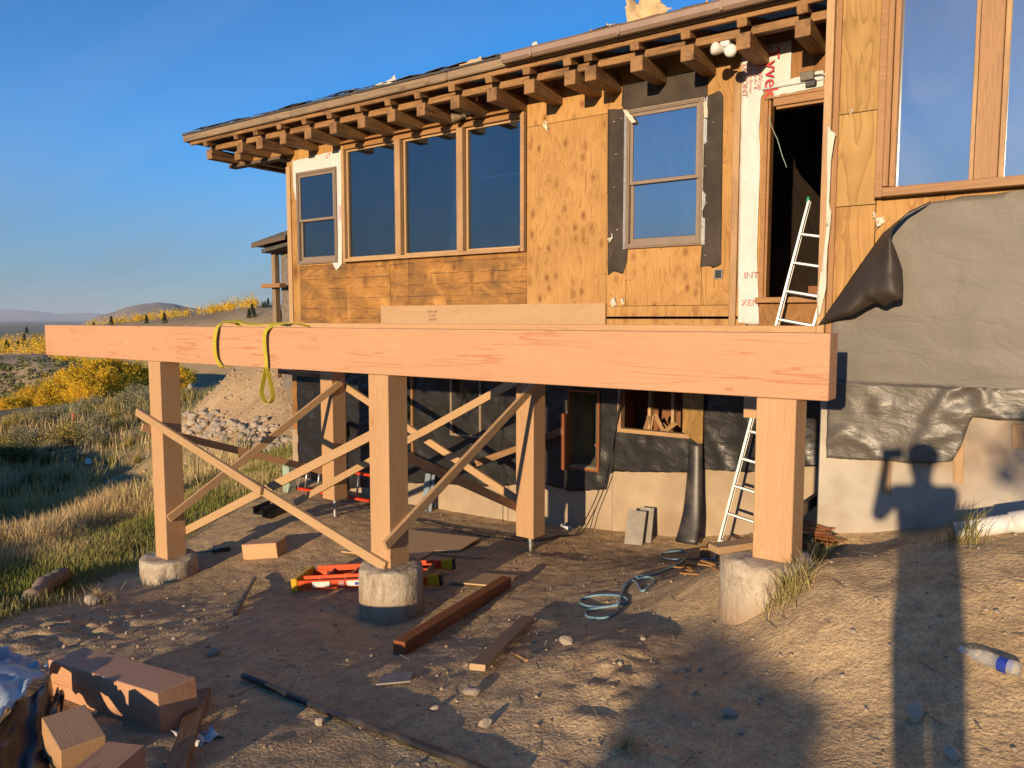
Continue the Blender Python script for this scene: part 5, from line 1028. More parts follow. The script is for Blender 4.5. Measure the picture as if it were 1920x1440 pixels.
# ---------------- bottle
p = gp(1858, 1254); a = gp(1808, 1240); dv = a-p; dv.z = 0; rz = math.atan2(dv.y, dv.x); Mb = Matrix.Translation(p+Vector((0, 0, .034))) @ Matrix.Rotation(rz, 4, 'Z') @ Matrix.Rotation(R(90), 4, 'Y')
tb = NT('clear_plastic'); pb = tb.n('BsdfPrincipled'); pb.inputs['Base Color'].default_value = (0.93, 0.95, 0.93, 1); pb.inputs['Roughness'].default_value = 0.08; pb.inputs['Transmission Weight'].default_value = 0.85; pb.inputs['IOR'].default_value = 1.2; tb.t.links.new(pb.outputs[0], tb.out.inputs[0])
prof = [(0.001, -0.115), (0.030, -0.115), (0.034, -0.108), (0.034, -0.02), (0.031, -0.01), (0.034, 0.0), (0.033, 0.03), (0.026, 0.07), (0.016, 0.10), (0.0135, 0.112), (0.0135, 0.13)]
mb = MB(); mb.lathe(prof, 24); bot = mb.build('bottle', tb.m, None, Mb, smooth=True); tag(bot, 'clear plastic drink bottle with a blue label lying on the dirt', 'bottle')
mb = MB(); mb.lathe([(0.0345, -0.075), (0.0345, -0.035)], 24); mb.build('label', M_INKBLUE, bot, Mb, smooth=True)
mb = MB(); mb.lathe([(0.015, 0.115), (0.016, 0.118), (0.016, 0.138), (0.001, 0.140)], 18); mb.build('cap', M_WHITEP, bot, Mb, smooth=True)
# ---------------- plastic sheeting in the corner
M_SHEETB = plain('silver_sheeting', (0.40,0.47,0.52,1), 0.4, 0.12, 4.0, 0.2, 20.0); M_SHEETK = plain('black_sheeting', (0.02,0.02,0.021,1), 0.35, 0.3, 4.0, 0.3, 15.0)
ts = empty('plastic_sheeting', gp(40, 1420), 'crumpled silver and black plastic sheeting heaped beside the timber offcuts', 'sheeting')
def lifted(px, py, h): p = gp(px, py); return p+Vector((0, 0, h))
g0 = gp(40, 1400)
crumple('silver_face', [lifted(-60, 1330, .28), lifted(96, 1330, .24), lifted(60, 1270, .10), lifted(-70, 1285, .22)], M_SHEETB, ts, 0.10, 5, 18)
crumple('silver_face', [lifted(-90, 1470, .18), lifted(10, 1440, .26), lifted(97, 1332, .25), lifted(-60, 1330, .29)], M_SHEETB, ts, 0.05, 6, 18)
crumple('black_face', [lifted(5, 1470, .02), lifted(110, 1430, .02), lifted(118, 1330, .03), lifted(98, 1334, .235)], M_SHEETK, ts, 0.06, 8, 16); crumple('black_face', [lifted(-80, 1500, .05), lifted(90, 1480, .02), lifted(98, 1336, .23), lifted(8, 1442, .25)], M_SHEETK, ts, 0.05, 9, 16)
o = crumple('plastic_scrap', [gp(320,1380)+Vector((0,0,.02)), gp(372,1402)+Vector((0,0,.015)), gp(423,1384)+Vector((0,0,.02)), gp(372,1374)+Vector((0,0,.03))], M_TYVEK, None, 0.03, 14, 10); tag(o, 'torn white plastic scrap beside the weathered board', 'plastic scrap')
o = crumple('plastic_scrap', [gp(160,876)+Vector((0,0,.12)), gp(172,876)+Vector((0,0,.12)), gp(172,872)+Vector((0,0,.22)), gp(162,870)+Vector((0,0,.24))], M_TYVEK, None, 0.05, 15, 6); tag(o, 'white litter scrap caught in the brush of the gully', 'litter')
# ---------------- split cedar scraps by the foundation
cs = []
for k in range(22):
    p = gp(random.uniform(1500, 1546), random.uniform(1002, 1030)); rz = random.uniform(-.5, .9)
    L = random.uniform(.18, .36); M = Matrix.Translation(p+Vector((0, 0, .012+.014*(k % 7)))) @ Matrix.Rotation(rz, 4, 'Z') @ Matrix.Rotation(random.uniform(-.18, .18), 4, 'Y'); mb = MB(); mb.box((0, 0, 0), (L, random.uniform(.03, .08), 0.013), None, .002)
    o = mb.build('cedar_scrap', M_CEDAR if k % 3 else M_TRIM, None, M, normals=True); tag(o, 'split cedar scrap in the heap beside the foundation corner', 'wood scrap', 'cedar scraps by the foundation corner')
for k in range(9):
    p = gp(random.uniform(1285, 1345), random.uniform(1044, 1080)); rz = random.uniform(0, 3); L = random.uniform(.08, .3); M = Matrix.Translation(p+Vector((0, 0, .008))) @ Matrix.Rotation(rz, 4, 'Z'); mb = MB(); mb.box((0, 0, 0), (L, .03, .012), None, .002)
    o = mb.build('wood_chip', M_TRIM, None, M, normals=True); tag(o, 'wood splinter on the dirt at the foot of the aluminium ladder', 'wood scrap', 'wood splinters at the ladder foot')
# ---------------- lamps and boxes on the wall
def lamp_head(c, d, name, parent, r=0.055, mat=None, globe=False):
    q = Vector(d).to_track_quat('Z', 'Y').to_matrix().to_4x4(); q.translation = Vector(c); mb = MB()
    prof = [(0.001, -0.10), (0.026, -0.10), (0.032, -0.07), (r*0.8, -0.02), (r, 0.03), (r, 0.045), (r*0.86, 0.045), (r*0.7, 0.0), (0.001, -0.005)] if not globe else [(0.001, -0.10), (0.022, -0.10), (0.024, -0.06), (r*0.72, -0.02), (r*0.96, 0.02), (r, 0.045), (r*0.9, 0.062), (r*0.5, 0.078), (0.001, 0.082)]
    mb.lathe(prof, 20); return mb.build(name, mat or M_METALBOX, parent, q, smooth=True)
fl = empty('floodlight', atY(868, 216, YW-0.03), 'twin bronze floodlight under the eave above the picture window mullion', 'floodlight')
mb = MB(); mb.box(atY(868, 216, YW-0.075), (0.12, 0.05, 0.12), None, .01); mb.build('base', M_METALBOX, fl, normals=True)
lamp_head(atY(853, 221, YW-0.22), (-0.75, -0.5, -0.12), 'lamp_head', fl, 0.062, M_CLAD); lamp_head(atY(886, 213, YW-0.22), (0.6, -0.7, 0.05), 'lamp_head', fl, 0.062, M_CLAD)
fl = empty('floodlight', atY(1360, 95, YW-0.03), 'twin white globe floodlight under the eave beside the house wrap', 'floodlight')
mb = MB(); mb.box(atY(1362, 84, 8.075), (0.1, 0.12, 0.06), None, .01); mb.build('base', M_WHITE, fl, normals=True)
lamp_head(atY(1347, 92, 7.98), (-0.75, -0.65, 0.12), 'lamp_head', fl, 0.066, M_WHITE, True); lamp_head(atY(1371, 97, 7.96), (0.15, -0.95, 0.0), 'lamp_head', fl, 0.066, M_WHITE, True)
jb = empty('junction_box', atY(1515, 148, YW-0.05), 'bronze junction box with conduit above the doorway', 'junction box')
mb = MB(); mb.box(atY(1514, 143, YW-0.07), (0.135, 0.06, 0.09), None, .006); mb.build('box', M_METALBOX, jb, normals=True); mb = MB(); mb.box(atY(1521, 157, YW-0.06), (0.11, 0.05, 0.07), None, .01); mb.build('sensor', M_BLACKP, jb, normals=True)
mb = MB(); mb.tube([atY(1526, 142, YW-0.06), atY(1560, 137, YW-0.06)], 0.010, 8); mb.build('conduit', M_GALV, jb, smooth=True)
ob = empty('outlet_box', atY(1347, 514, YW-0.01), 'small open metal outlet box in the sheathing below the flashing', 'outlet box'); mb = MB(); c = atY(1347, 514, YW-0.008); frame_rect(mb, c.x-.05, c.x+.05, c.z-.055, c.z+.055, 0.012, YW-0.02, YW-0.001); mb.build('rim', M_GALV, ob, normals=True); mb = MB(); mb.box((c.x, YW-0.004, c.z), (.076, .004, .086)); mb.build('inside', M_BLACKP, ob)
# survey stake in the brush
p = gp(138, 806); st = empty('survey_stake', p, 'orange flagged survey stake standing in the brush', 'stake'); board('stake', p-Vector((0, 0, .1)), p+Vector((0, 0, .72)), 0.05, 0.03, M_RUST, st); crumple('ribbon', [p+Vector((0, -.02, .78)), p+Vector((.2, -.05, .70)), p+Vector((.22, -.05, .60)), p+Vector((0, -.02, .62))], M_RUST, st, 0.06, 33, 6)

# ---------------- log, rocks, pebbles
a, b = gp(58, 1138), gp(120, 1092); mb = MB(); pts = smooth_pts([a+Vector((0, 0, .07)), a.lerp(b, .4)+Vector((0, 0, .12)), a.lerp(b, .7)+Vector((0, 0, .10)), b+Vector((0, 0, .08))], 5); mb.tube(pts, 0.1, 14, True, [0.09+0.02*math.sin(i*1.7) for i in range(len(pts))]); o = mb.build('log', M_GREYWOOD, smooth=True); tag(o, 'weathered grey log lying at the edge of the grass', 'log')
def rock_mesh(seed):
    bm = bmesh.new(); bmesh.ops.create_icosphere(bm, subdivisions=2, radius=1.0); rg = np.random.RandomState(seed+50); pl = [(Vector(rg.normal(size=3)).normalized(), rg.uniform(.55, .85)) for _ in range(7)]
    for v in bm.verts:
        for n, dd in pl:
            e = v.co.dot(n)-dd
            if e > 0: v.co -= n*e
        v.co += Vector(rg.normal(size=3))*0.03; v.co.z *= 0.72
    me = bpy.data.meshes.new('rock'); bm.to_mesh(me); bm.free(); me.materials.append(M_ROCK if seed % 3 else M_ROCKL); return me
RM = [rock_mesh(i) for i in range(7)]
def rock(p, r, label, group=None, k=None, sink=0.25, name='rock'):
    o = bpy.data.objects.new(name, RM[k if k is not None else random.randrange(7)]); M = Matrix.Translation(Vector(p)+Vector((0, 0, r*(0.72-sink)))) @ Euler((random.uniform(-.3, .3), random.uniform(-.3, .3), random.uniform(0, 6.28))).to_matrix().to_4x4() @ Matrix.Diagonal((r*random.uniform(.8, 1.25), r*random.uniform(.8, 1.1), r, 1)); link(o, M); tag(o, label, 'rock', group); return o
def prad(px_w, p): return px_w/2/F*p.dot(_fh)
for px, py, w, lb, k in ((885,1305,32,'rounded grey stone propping the end of the pale stud',1),(1062,1208,26,'grey stone half sunk in the dirt beside the hose',2),(1580,1272,12,'small white stone standing on the dirt bank below the mound',0),(1715,1352,52,'flat tan stone in the lit strip beside the long shadow',3),(1788,1425,40,'tan stone at the end of the long shadow',6),(1370,1345,30,'reddish flat stone in the shaded dirt right of the clods',4),(600,1360,24,'pale stone beside the black water pipe',0),(402,1230,26,'flat dark stone in the shade left of the stained timber',4),(173,1135,34,'tan stone under dry grass beside the log',3),(815,1333,18,'small upright stone between the pipe and the pale stud',5),(910,1362,28,'grey stone in the shaded dirt beyond the pipe',2)):
    p = gp(px, py); rock(p, prad(w, p), lb, None, k)
fr = [(390,1215),(262,1214),(470,1160),(425,1270),(697,1232),(790,1352),(1005,1205),(1105,1330),(980,1180),(1160,1250),(1310,1258),(1325,1285),(1288,1272),(1300,1300),(1360,1262),(1270,1262),(1240,1290),(1420,1320),(1640,1130),(1720,1145),(1760,1205),(1870,1155),(1880,1165),(1850,1150),(1690,1390),(1740,1340),(1620,1335),(1570,1110),(1500,1090),(1600,1190),(740,1438),(1102,1395),(1800,1375),(1905,1410),(300,1180),(330,1200),(205,1170),(240,1190),(150,1200),(90,1180),(60,1200),(120,1215),(280,1150),(350,1140),(370,1165),(220,1215),(1205,1200),(1100,1290),(880,1250),(1395,1375),(1745,1255),(1670,1215)]
for px, py in fr:
    p = gp(px+random.uniform(-5, 5), py); rock(p, prad(random.uniform(5, 13), p), 'small loose stone lying on the bare dirt of the yard', 'stones on the yard dirt')
for k in range(170):   # cobbles at the toe of the spoil bank
    u = random.random(); px = 345+u*215; py = 800+u*32+random.gauss(0, 17)
    p = gp(px, py); rock(p, prad(random.uniform(7, 24), p), 'pale cobble in the row at the foot of the dirt bank', 'cobbles at the foot of the dirt bank', None, 0.2)
for px, py, w in ((382,706,26),(407,795,22),(500,790,14),(358,730,20),(450,855,24),(425,845,18),(370,690,18),(340,775,16)):
    p = gp(px, py); rock(p, prad(w, p), 'boulder lying on the slope of the dirt bank', 'boulders on the dirt bank', None, 0.2)
rg = np.random.RandomState(11); NP = 3200
X = rg.uniform(-9.0, 0.9, NP); Y = rg.uniform(1.8, 8.4, NP); ok = X > turf_edge(Y)-0.3; X, Y = X[ok], Y[ok]; Zp = ground_h(X, Y)
rr = np.clip(rg.lognormal(-5.2, 0.5, len(X)), 0.003, 0.018); base = np.array([(1,0,0),(0,1,0),(-1,0,0),(0,-1,0),(0,0,.8),(0,0,-.5)], float); tri = np.array([(0,1,4),(1,2,4),(2,3,4),(3,0,4),(1,0,5),(2,1,5),(3,2,5),(0,3,5)])
ang = rg.uniform(0, 6.28, len(X)); jit = 1+rg.uniform(-.35, .35, (len(X), 6, 3)); Bv = base[None]*jit; c_, s_ = np.cos(ang)[:, None], np.sin(ang)[:, None]
Vx = (Bv[..., 0]*c_-Bv[..., 1]*s_)*rr[:, None]*1.2+X[:, None]; Vy = (Bv[..., 0]*s_+Bv[..., 1]*c_)*rr[:, None]+Y[:, None]; Vz = Bv[..., 2]*rr[:, None]+Zp[:, None]+rr[:, None]*.25
V = np.stack([Vx, Vy, Vz], -1).reshape(-1, 3); Ft = (tri[None]+6*np.arange(len(X))[:, None, None]).reshape(-1, 3)
pe = arr_mesh('pebbles', V, Ft, plain('pebble', (0.43,0.32,0.21,1), 0.9, 0.35, 18.0, 0.2)); tag(pe, 'small pebbles and clods scattered over the dirt yard', 'gravel', kind='stuff')

rg = np.random.RandomState(12); NB = 3600; X = rg.uniform(-25, -11.5, NB); Y = rg.uniform(9.8, 18.5, NB); Zp = ground_h(X, Y); rb = np.exp(-(((X+19)/6.0)**2+((Y-14.6)/3.6)**2)*.9); ok = (rb > .42) & ((X < XC-.4) | (Y < 8)); X, Y, Zp = X[ok], Y[ok], Zp[ok]
rr = np.clip(rg.lognormal(-3.7, .55, len(X)), .012, .08); ang = rg.uniform(0, 6.28, len(X)); jit = 1+rg.uniform(-.35, .35, (len(X), 6, 3)); Bv = base[None]*jit; c_, s_ = np.cos(ang)[:, None], np.sin(ang)[:, None]
Vx = (Bv[..., 0]*c_-Bv[..., 1]*s_)*rr[:, None]*1.2+X[:, None]; Vy = (Bv[..., 0]*s_+Bv[..., 1]*c_)*rr[:, None]+Y[:, None]; Vz = Bv[..., 2]*rr[:, None]+Zp[:, None]+rr[:, None]*.2
V = np.stack([Vx, Vy, Vz], -1).reshape(-1, 3); Ft = (tri[None]+6*np.arange(len(X))[:, None, None]).reshape(-1, 3)
pe = arr_mesh('gravel', V, Ft, plain('bank_clod', (0.50,0.37,0.25,1), .9, .3, 2.0)); tag(pe, 'gravel and clods strewn over the dirt bank', 'gravel', kind='stuff')

rg = np.random.RandomState(21); NS = 900; X = rg.uniform(-8.6, .8, NS); Y = rg.uniform(2.0, 8.3, NS); ok = X > turf_edge(Y); X, Y = X[ok], Y[ok]; Zp = ground_h(X, Y)+.006; a = rg.uniform(0, 6.28, len(X)); L = rg.uniform(.02, .11, len(X)); W = rg.uniform(.0015, .006, len(X))
d = np.stack([np.cos(a), np.sin(a), rg.uniform(-.08, .12, len(X))], -1); q = np.stack([-np.sin(a), np.cos(a), 0*a], -1); c = np.stack([X, Y, Zp], -1); up3 = np.array([0, 0, .003])
V = np.stack([c-d*L[:, None]-q*W[:, None], c+d*L[:, None]-q*W[:, None], c+d*L[:, None]+q*W[:, None], c-d*L[:, None]+q*W[:, None], c+up3], 1).reshape(-1, 3); k = 5*np.arange(len(X))[:, None]; Ft = np.concatenate([k+[0, 1, 4], k+[1, 2, 4], k+[2, 3, 4], k+[3, 0, 4]])
lt = arr_mesh('litter', V, Ft, plain('straw', (0.55,0.42,0.24,1), .9, .4, 30)); tag(lt, 'bits of straw and wood shavings trodden into the dirt', 'litter', kind='stuff')

# ================================================================== HILLS AND VALLEY
def land_material(name, c1, c2, c3, scale, patch=0.5):
    t = NT(name); c = t.coords(rnd=False); n1 = t.noise(c, scale, 5, 0.6); n2 = t.noise(c, scale*9, 6, 0.72)
    col = t.mix(t.ramp(n1, (0.35, 0.0), (0.65, 1.0)), c1, c2); col = t.mix(t.math('MULTIPLY', t.ramp(n2, (0.50, 0.0), (0.66, 1.0)), patch), col, c3)
    return t.principled(col, 0.95, t.bump(n2, 0.6, 0.5), Specular_IOR_Level=0.1)
M_HILL = land_material('dry_grass_hill', (0.27,0.20,0.115,1), (0.35,0.265,0.155,1), (0.15,0.125,0.075,1), 0.02)
M_HILLFAR = land_material('far_range', (0.25,0.20,0.15,1), (0.33,0.25,0.17,1), (0.10,0.095,0.075,1), 0.003, 0.9)
M_PLAIN = land_material('valley_floor', (0.24,0.20,0.145,1), (0.34,0.275,0.19,1), (0.14,0.125,0.085,1), 0.0016, 0.7)
def hill(name, crest, mat, zbase, near=0.55, far=1.6, nseg=90, nprof=26, rough=0.0, seed=0.0, label='', pw=1.4):
    """a ridge: crest = (direction, height on the sight line, distance) stations; real distances, slopes on both sides"""
    cp = np.array([(a, y, d) for a, y, d in crest], float); u = np.linspace(cp[0, 0], cp[-1, 0], nseg); cy = np.interp(u, cp[:, 0], cp[:, 1]); cdist = np.interp(u, cp[:, 0], cp[:, 2]); V = []
    for i in range(nseg):
        dirv = azim(u[i]); zc = (597-cy[i])/F*cdist[i]
        for j in range(nprof):
            s = -1+2*j/(nprof-1); dist = cdist[i]*(1-(1-near)*(-s)) if s < 0 else cdist[i]*(1+(far-1)*s)
            edge = min(1, i/6, (nseg-1-i)/6); prof = (math.cos(math.pi*min(1, abs(s)**pw))+1)/2
            p = dirv*dist; n = float(fbm(np.array([p.x/cdist[i]*9+seed]), np.array([p.y/cdist[i]*9]), 1.0, 4)[0])
            V.append((p.x, p.y, zbase+(zc-zbase)*prof*(0.25+0.75*edge)+rough*n*prof*(1-0.5*prof)))
    Fc = np.array([(i*nprof+j, (i+1)*nprof+j, (i+1)*nprof+j+1, i*nprof+j+1) for i in range(nseg-1) for j in range(nprof-1)])
    o = arr_mesh(name, np.array(V), Fc, mat, smooth=True); tag(o, label, kind='structure'); return o
mount = hill('mountain', [(120,612,5600),(155,608,5600),(190,594,5400),(215,588,5300),(240,580,5200),(270,574,5200),(300,571,5200),(330,573,5200),(365,580,5300),(430,586,5500),(520,590,5600),(640,600,5800)], M_HILLFAR, -55, 0.72, 1.3, 80, 26, 60.0, 2.0, 'bare hazy mountain across the valley')
rng = hill('far_range', [(-900,584,21000),(-400,580,21000),(-100,582,21000),(20,581,21000),(60,583,21000),(110,589,21000),(170,586,21000),(230,591,21000),(400,588,21000),(900,585,21000)], M_HILLFAR, -60, 0.9, 1.15, 110, 12, 60.0, 7.0, 'faint blue range on the horizon')
ridge = hill('hillside', [(120,618,420),(190,610,400),(250,603,380),(320,596,350),(400,588,320),(470,578,300),(540,570,285),(700,555,270),(900,545,260)], M_HILL, -24, 0.5, 1.7, 90, 24, 3.0, 4.0, 'dry grass hillside rising behind the house')
midhill = hill('hill', [(-700,640,520),(-300,634,500),(-100,630,470),(0,629,450),(60,626,430),(100,624,430),(160,622,440),(240,622,450),(330,628,460)], M_HILL, -32, 0.45, 1.5, 90, 24, 3.0, 9.0, 'tan hill with bands of yellow trees')
dark = hill('hill', [(-420,676,190),(-200,672,180),(-60,670,170),(20,669,160),(70,668,150),(110,672,145),(150,682,140),(200,694,135),(260,704,130),(330,712,128)], M_HILL, -20, 0.45, 1.5, 80, 24, 1.2, 5.0, 'low tan hill beyond the yellow trees, mostly in shade')
# unseen rise to the south, added to shade the low hill
def knoll(name, cx, cy, rx, ry, zt, zb, label):
    n, m = 40, 18; V = []
    for i in range(n):
        a = 2*math.pi*i/n
        for j in range(m):
            r = j/(m-1); x, y = cx+rx*r*math.cos(a), cy+ry*r*math.sin(a); k = float(fbm(np.array([x/rx*3]), np.array([y/ry*3]), 1.0, 3)[0]); V.append((x, y, zb+(zt-zb)*(math.cos(math.pi*r)+1)/2*(1+0.25*k)))
    Fc = np.array([(i*m+j, i*m+j+1, ((i+1) % n)*m+j+1, ((i+1) % n)*m+j) for i in range(n) for j in range(m-1)]); o = arr_mesh(name, np.array(V), Fc, M_HILL, smooth=True); tag(o, label, kind='structure')
knoll('spur', -150, -40, 62, 52, 4.5, -16, 'unseen grassy spur added to shade the low hill')
# hills to the south, seen only as reflections in the panes
def south(az0, az1, crest, dist, nm):
    n, m = 70, 8; V = []
    for i in range(n):
        a = R(az0+(az1-az0)*i/(n-1)); h = float(np.interp(i/(n-1), *zip(*crest)))*(1+0.10*float(fbm(np.array([i*0.35]), np.array([1.0]), 1.0, 4)[0]))
        for j in range(m):
            s = j/(m-1); d = dist*(0.75+0.5*s); V.append((math.cos(a)*d, math.sin(a)*d, -40+(h+40)*math.sin(math.pi*s)**1.3))
    o = arr_mesh(nm, np.array(V), np.array([(i*m+j, (i+1)*m+j, (i+1)*m+j+1, i*m+j+1) for i in range(n-1) for j in range(m-1)]), M_HILLFAR, smooth=True); tag(o, 'ridge line on the far side of the valley', kind='structure')
south(190, 268, [(0,40),(.15,130),(.3,70),(.42,240),(.5,180),(.6,300),(.7,150),(.85,110),(1,60)], 4200, 'mountain')

from mathutils.bvhtree import BVHTree
def bvh(objs):
    V = []; Fc = []
    for o in objs:
        b = len(V); V += [v.co.copy() for v in o.data.vertices]; Fc += [tuple(i+b for i in p.vertices) for p in o.data.polygons]
    return BVHTree.FromPolygons(V, Fc)
HB = bvh([ridge, midhill, dark]); HB_mid = bvh([midhill]); HB_rid = bvh([ridge]); HB_dark = bvh([dark])
def on_hill(px, py, tree, fallback):
    d = ray(px, py).normalized(); h = tree.ray_cast(Vector((0, 0, 0)), d)
    if h[0] is None:
        v = azim(px)*fallback; g = tree.ray_cast(Vector((v.x, v.y, 500)), Vector((0, 0, -1))); return g[0] if g[0] is not None else Vector((v.x, v.y, (597-py)/F*fallback))
    return h[0]
# ================================================================== TREES
def leaf_material(name, cols, trans=0.25, tone=True):
    t = NT(name); oi = t.n('ObjectInfo'); at = t.n('Attribute', _attribute_name='tone'); sp = t.n('SeparateColor'); t.set(sp.inputs[0], at.outputs['Color'])
    col = t.mix(sp.outputs[0], cols[0], cols[1]); col = t.mix(t.math('MULTIPLY', sp.outputs[1], 0.8), col, cols[2]); col = hue_var(t, col, 0.14)
    d = t.n('BsdfDiffuse'); t.set(d.inputs[0], col); tr_ = t.n('BsdfTranslucent'); t.set(tr_.inputs[0], col); ms = t.n('MixShader'); ms.inputs[0].default_value = trans
    t.t.links.new(d.outputs[0], ms.inputs[1]); t.t.links.new(tr_.outputs[0], ms.inputs[2]); t.t.links.new(ms.outputs[0], t.out.inputs[0]); return t.m
M_ASPEN = leaf_material('aspen_leaf', ((0.70,0.43,0.025,1), (0.84,0.60,0.06,1), (0.48,0.42,0.08,1)), 0.42)
M_PINE = leaf_material('pine_needle', ((0.022,0.034,0.015,1), (0.04,0.055,0.022,1), (0.03,0.03,0.018,1)), 0.1)
M_SAGE = leaf_material('sage_leaf', ((0.19,0.195,0.11,1), (0.34,0.32,0.185,1), (0.15,0.135,0.075,1)), 0.15)
M_RABBIT = leaf_material('rabbitbrush_leaf', ((0.27,0.24,0.08,1), (0.58,0.42,0.07,1), (0.18,0.16,0.06,1)), 0.2)
M_SHRUB = leaf_material('green_shrub_leaf', ((0.085,0.105,0.042,1), (0.14,0.155,0.06,1), (0.15,0.10,0.045,1)), 0.15)
M_GRASS = leaf_material('grass_blade', ((0.21,0.235,0.06,1), (0.66,0.50,0.26,1), (0.42,0.28,0.13,1)), 0.3)
M_BARK = plain('pale_bark', (0.42,0.37,0.29,1), 0.85, 0.4, 12.0, 0.4); M_BARKD = plain('dark_bark', (0.11,0.08,0.055,1), 0.9, 0.4, 12.0, 0.5)
def leaf_cloud(P, size, rg, nrm=None, tone=None):
    """quads of leaf size at points P, random facing"""
    n = len(P); a = rg.normal(size=(n, 3)); a /= np.linalg.norm(a, axis=1)[:, None]; b = rg.normal(size=(n, 3)); b -= (a*b).sum(1)[:, None]*a; b /= np.linalg.norm(b, axis=1)[:, None]
    s = size*rg.uniform(.6, 1.3, n)[:, None]; V = np.stack([P-a*s*.5, P+b*s*.38, P+a*s*.5, P-b*s*.38], 1).reshape(-1, 3); Fq = np.arange(4*n).reshape(n, 4)
    t = rg.uniform(0, 1, n) if tone is None else tone; t2 = (rg.uniform(0, 1, n) > .8)*rg.uniform(.3, 1, n); C = np.stack([np.repeat(t, 4), np.repeat(t2, 4), np.zeros(4*n)], -1); return V, Fq, C
def aspen_proto(seed, h, nleaf):
    rg = np.random.RandomState(seed); tr = bpy.data.objects.new('aspen_tree', None); link(tr, Matrix.Identity(4)); mb = MB(); lean = rg.uniform(-.06, .06, 2)*h
    stem = [(lean[0]*t*t, lean[1]*t*t, h*t*.92) for t in np.linspace(0, 1, 7)]; mb.tube(stem, .05, 6, True, [.055*h/4*(1-.85*t) for t in np.linspace(0, 1, 7)]); tips = []
    for k in range(34):
        t = rg.uniform(.14, .97); a = rg.uniform(0, 6.28); L = h*(.10+.26*math.sin(math.pi*min(1, (1.05-t)*.95)))*rg.uniform(.6, 1.15); p0 = Vector((lean[0]*t*t, lean[1]*t*t, h*t*.92)); p1 = p0+Vector((math.cos(a)*L*.8, math.sin(a)*L*.8, L*.55)); mb.tube([p0, p0.lerp(p1, .5)+Vector((0, 0, -L*.04)), p1], .01, 4, False, [.018, .012, .005]); tips.append((p0.lerp(p1, .45), L*.24)); tips.append((p1, L*.34))
    mb.build('trunk', M_BARK, tr); P = []
    per = nleaf//len(tips)
    for c, r in tips: q = rg.normal(size=(per, 3))*r*.62; P.append(np.array(c)+q*[1, 1, 1.15])
    V, Fq, C = leaf_cloud(np.concatenate(P), .125, rg); arr_mesh('crown', V, Fq, M_ASPEN, tr, cols=C); return tr
AP = [aspen_proto(100+i, 4.2, 5200) for i in range(4)]
aspots = [(px, base, d, (base-top)*d/1440*1.22) for px, top, base, d in ((4,752,800,48),(22,742,795,49),(45,735,792,50),(68,724,788,50),(92,722,782,51),(112,712,778,52),(130,698,770,53),(150,684,766,54),(172,680,762,55),(196,677,758,56),(218,679,756,57),(240,684,756,57),(262,690,752,58),(286,690,748,59),(310,692,742,60),(338,688,730,60),(352,690,722,62),(135,712,785,50),(185,705,778,51),(232,706,770,53),(80,745,795,47),(160,722,786,49),(275,712,765,54))]
lab = ['round yellow aspen low at the brush edge', 'tall yellow aspen in the autumn grove', 'greenish-gold aspen in the autumn grove', 'slender yellow aspen in the autumn grove']
used = set()
def place_proto(P, x, y, z, sc, rz, label, cat, group=None, squash=1.0):
    M = Matrix.Translation((x, y, z)) @ Matrix.Rotation(rz, 4, 'Z') @ Matrix.Diagonal((sc*squash, sc*squash, sc, 1))
    if P.name not in used:
        used.add(P.name); o = P; old = WM[P.name].copy(); kids = [c for c in bpy.data.objects if c.parent == P]; WM[P.name] = M; P.matrix_basis = M
        for c in kids: WM[c.name] = M @ old.inverted() @ WM[c.name]
    else: o = copy_tree(P, M)
    tag(o, label, cat, group); return o
for i, (px, py, d, h) in enumerate(aspots):
    v = azim(px)*d; z = (597-py)/F*d; place_proto(AP[i % 4], v.x, v.y, z-0.35, h/4.2*random.uniform(.9, 1.1), random.uniform(0, 6.28), 'yellow-leaved aspen in the autumn grove beyond the brush', 'aspen', 'aspens of the autumn grove', 1.25)
def pine_proto(seed):
    rg = np.random.RandomState(seed); tr = bpy.data.objects.new('pine_tree', None); link(tr, Matrix.Identity(4)); mb = MB(); mb.tube([(0, 0, -.3), (0, 0, 4), (0, 0, 8)], .12, 6, True, [.14, .09, .02]); mb.build('trunk', M_BARKD, tr); P = []
    for k in range(700): t = rg.uniform(0.06, 1)**.8; r = (1-t)**.7*2.4*rg.uniform(.25, 1.05)+.1; a = rg.uniform(0, 6.28); P.append((math.cos(a)*r, math.sin(a)*r, t*8-r*.18))
    V, Fq, C = leaf_cloud(np.array(P), .62, rg); arr_mesh('crown', V, Fq, M_PINE, tr, cols=C); return tr
PP = [pine_proto(200), pine_proto(201)]
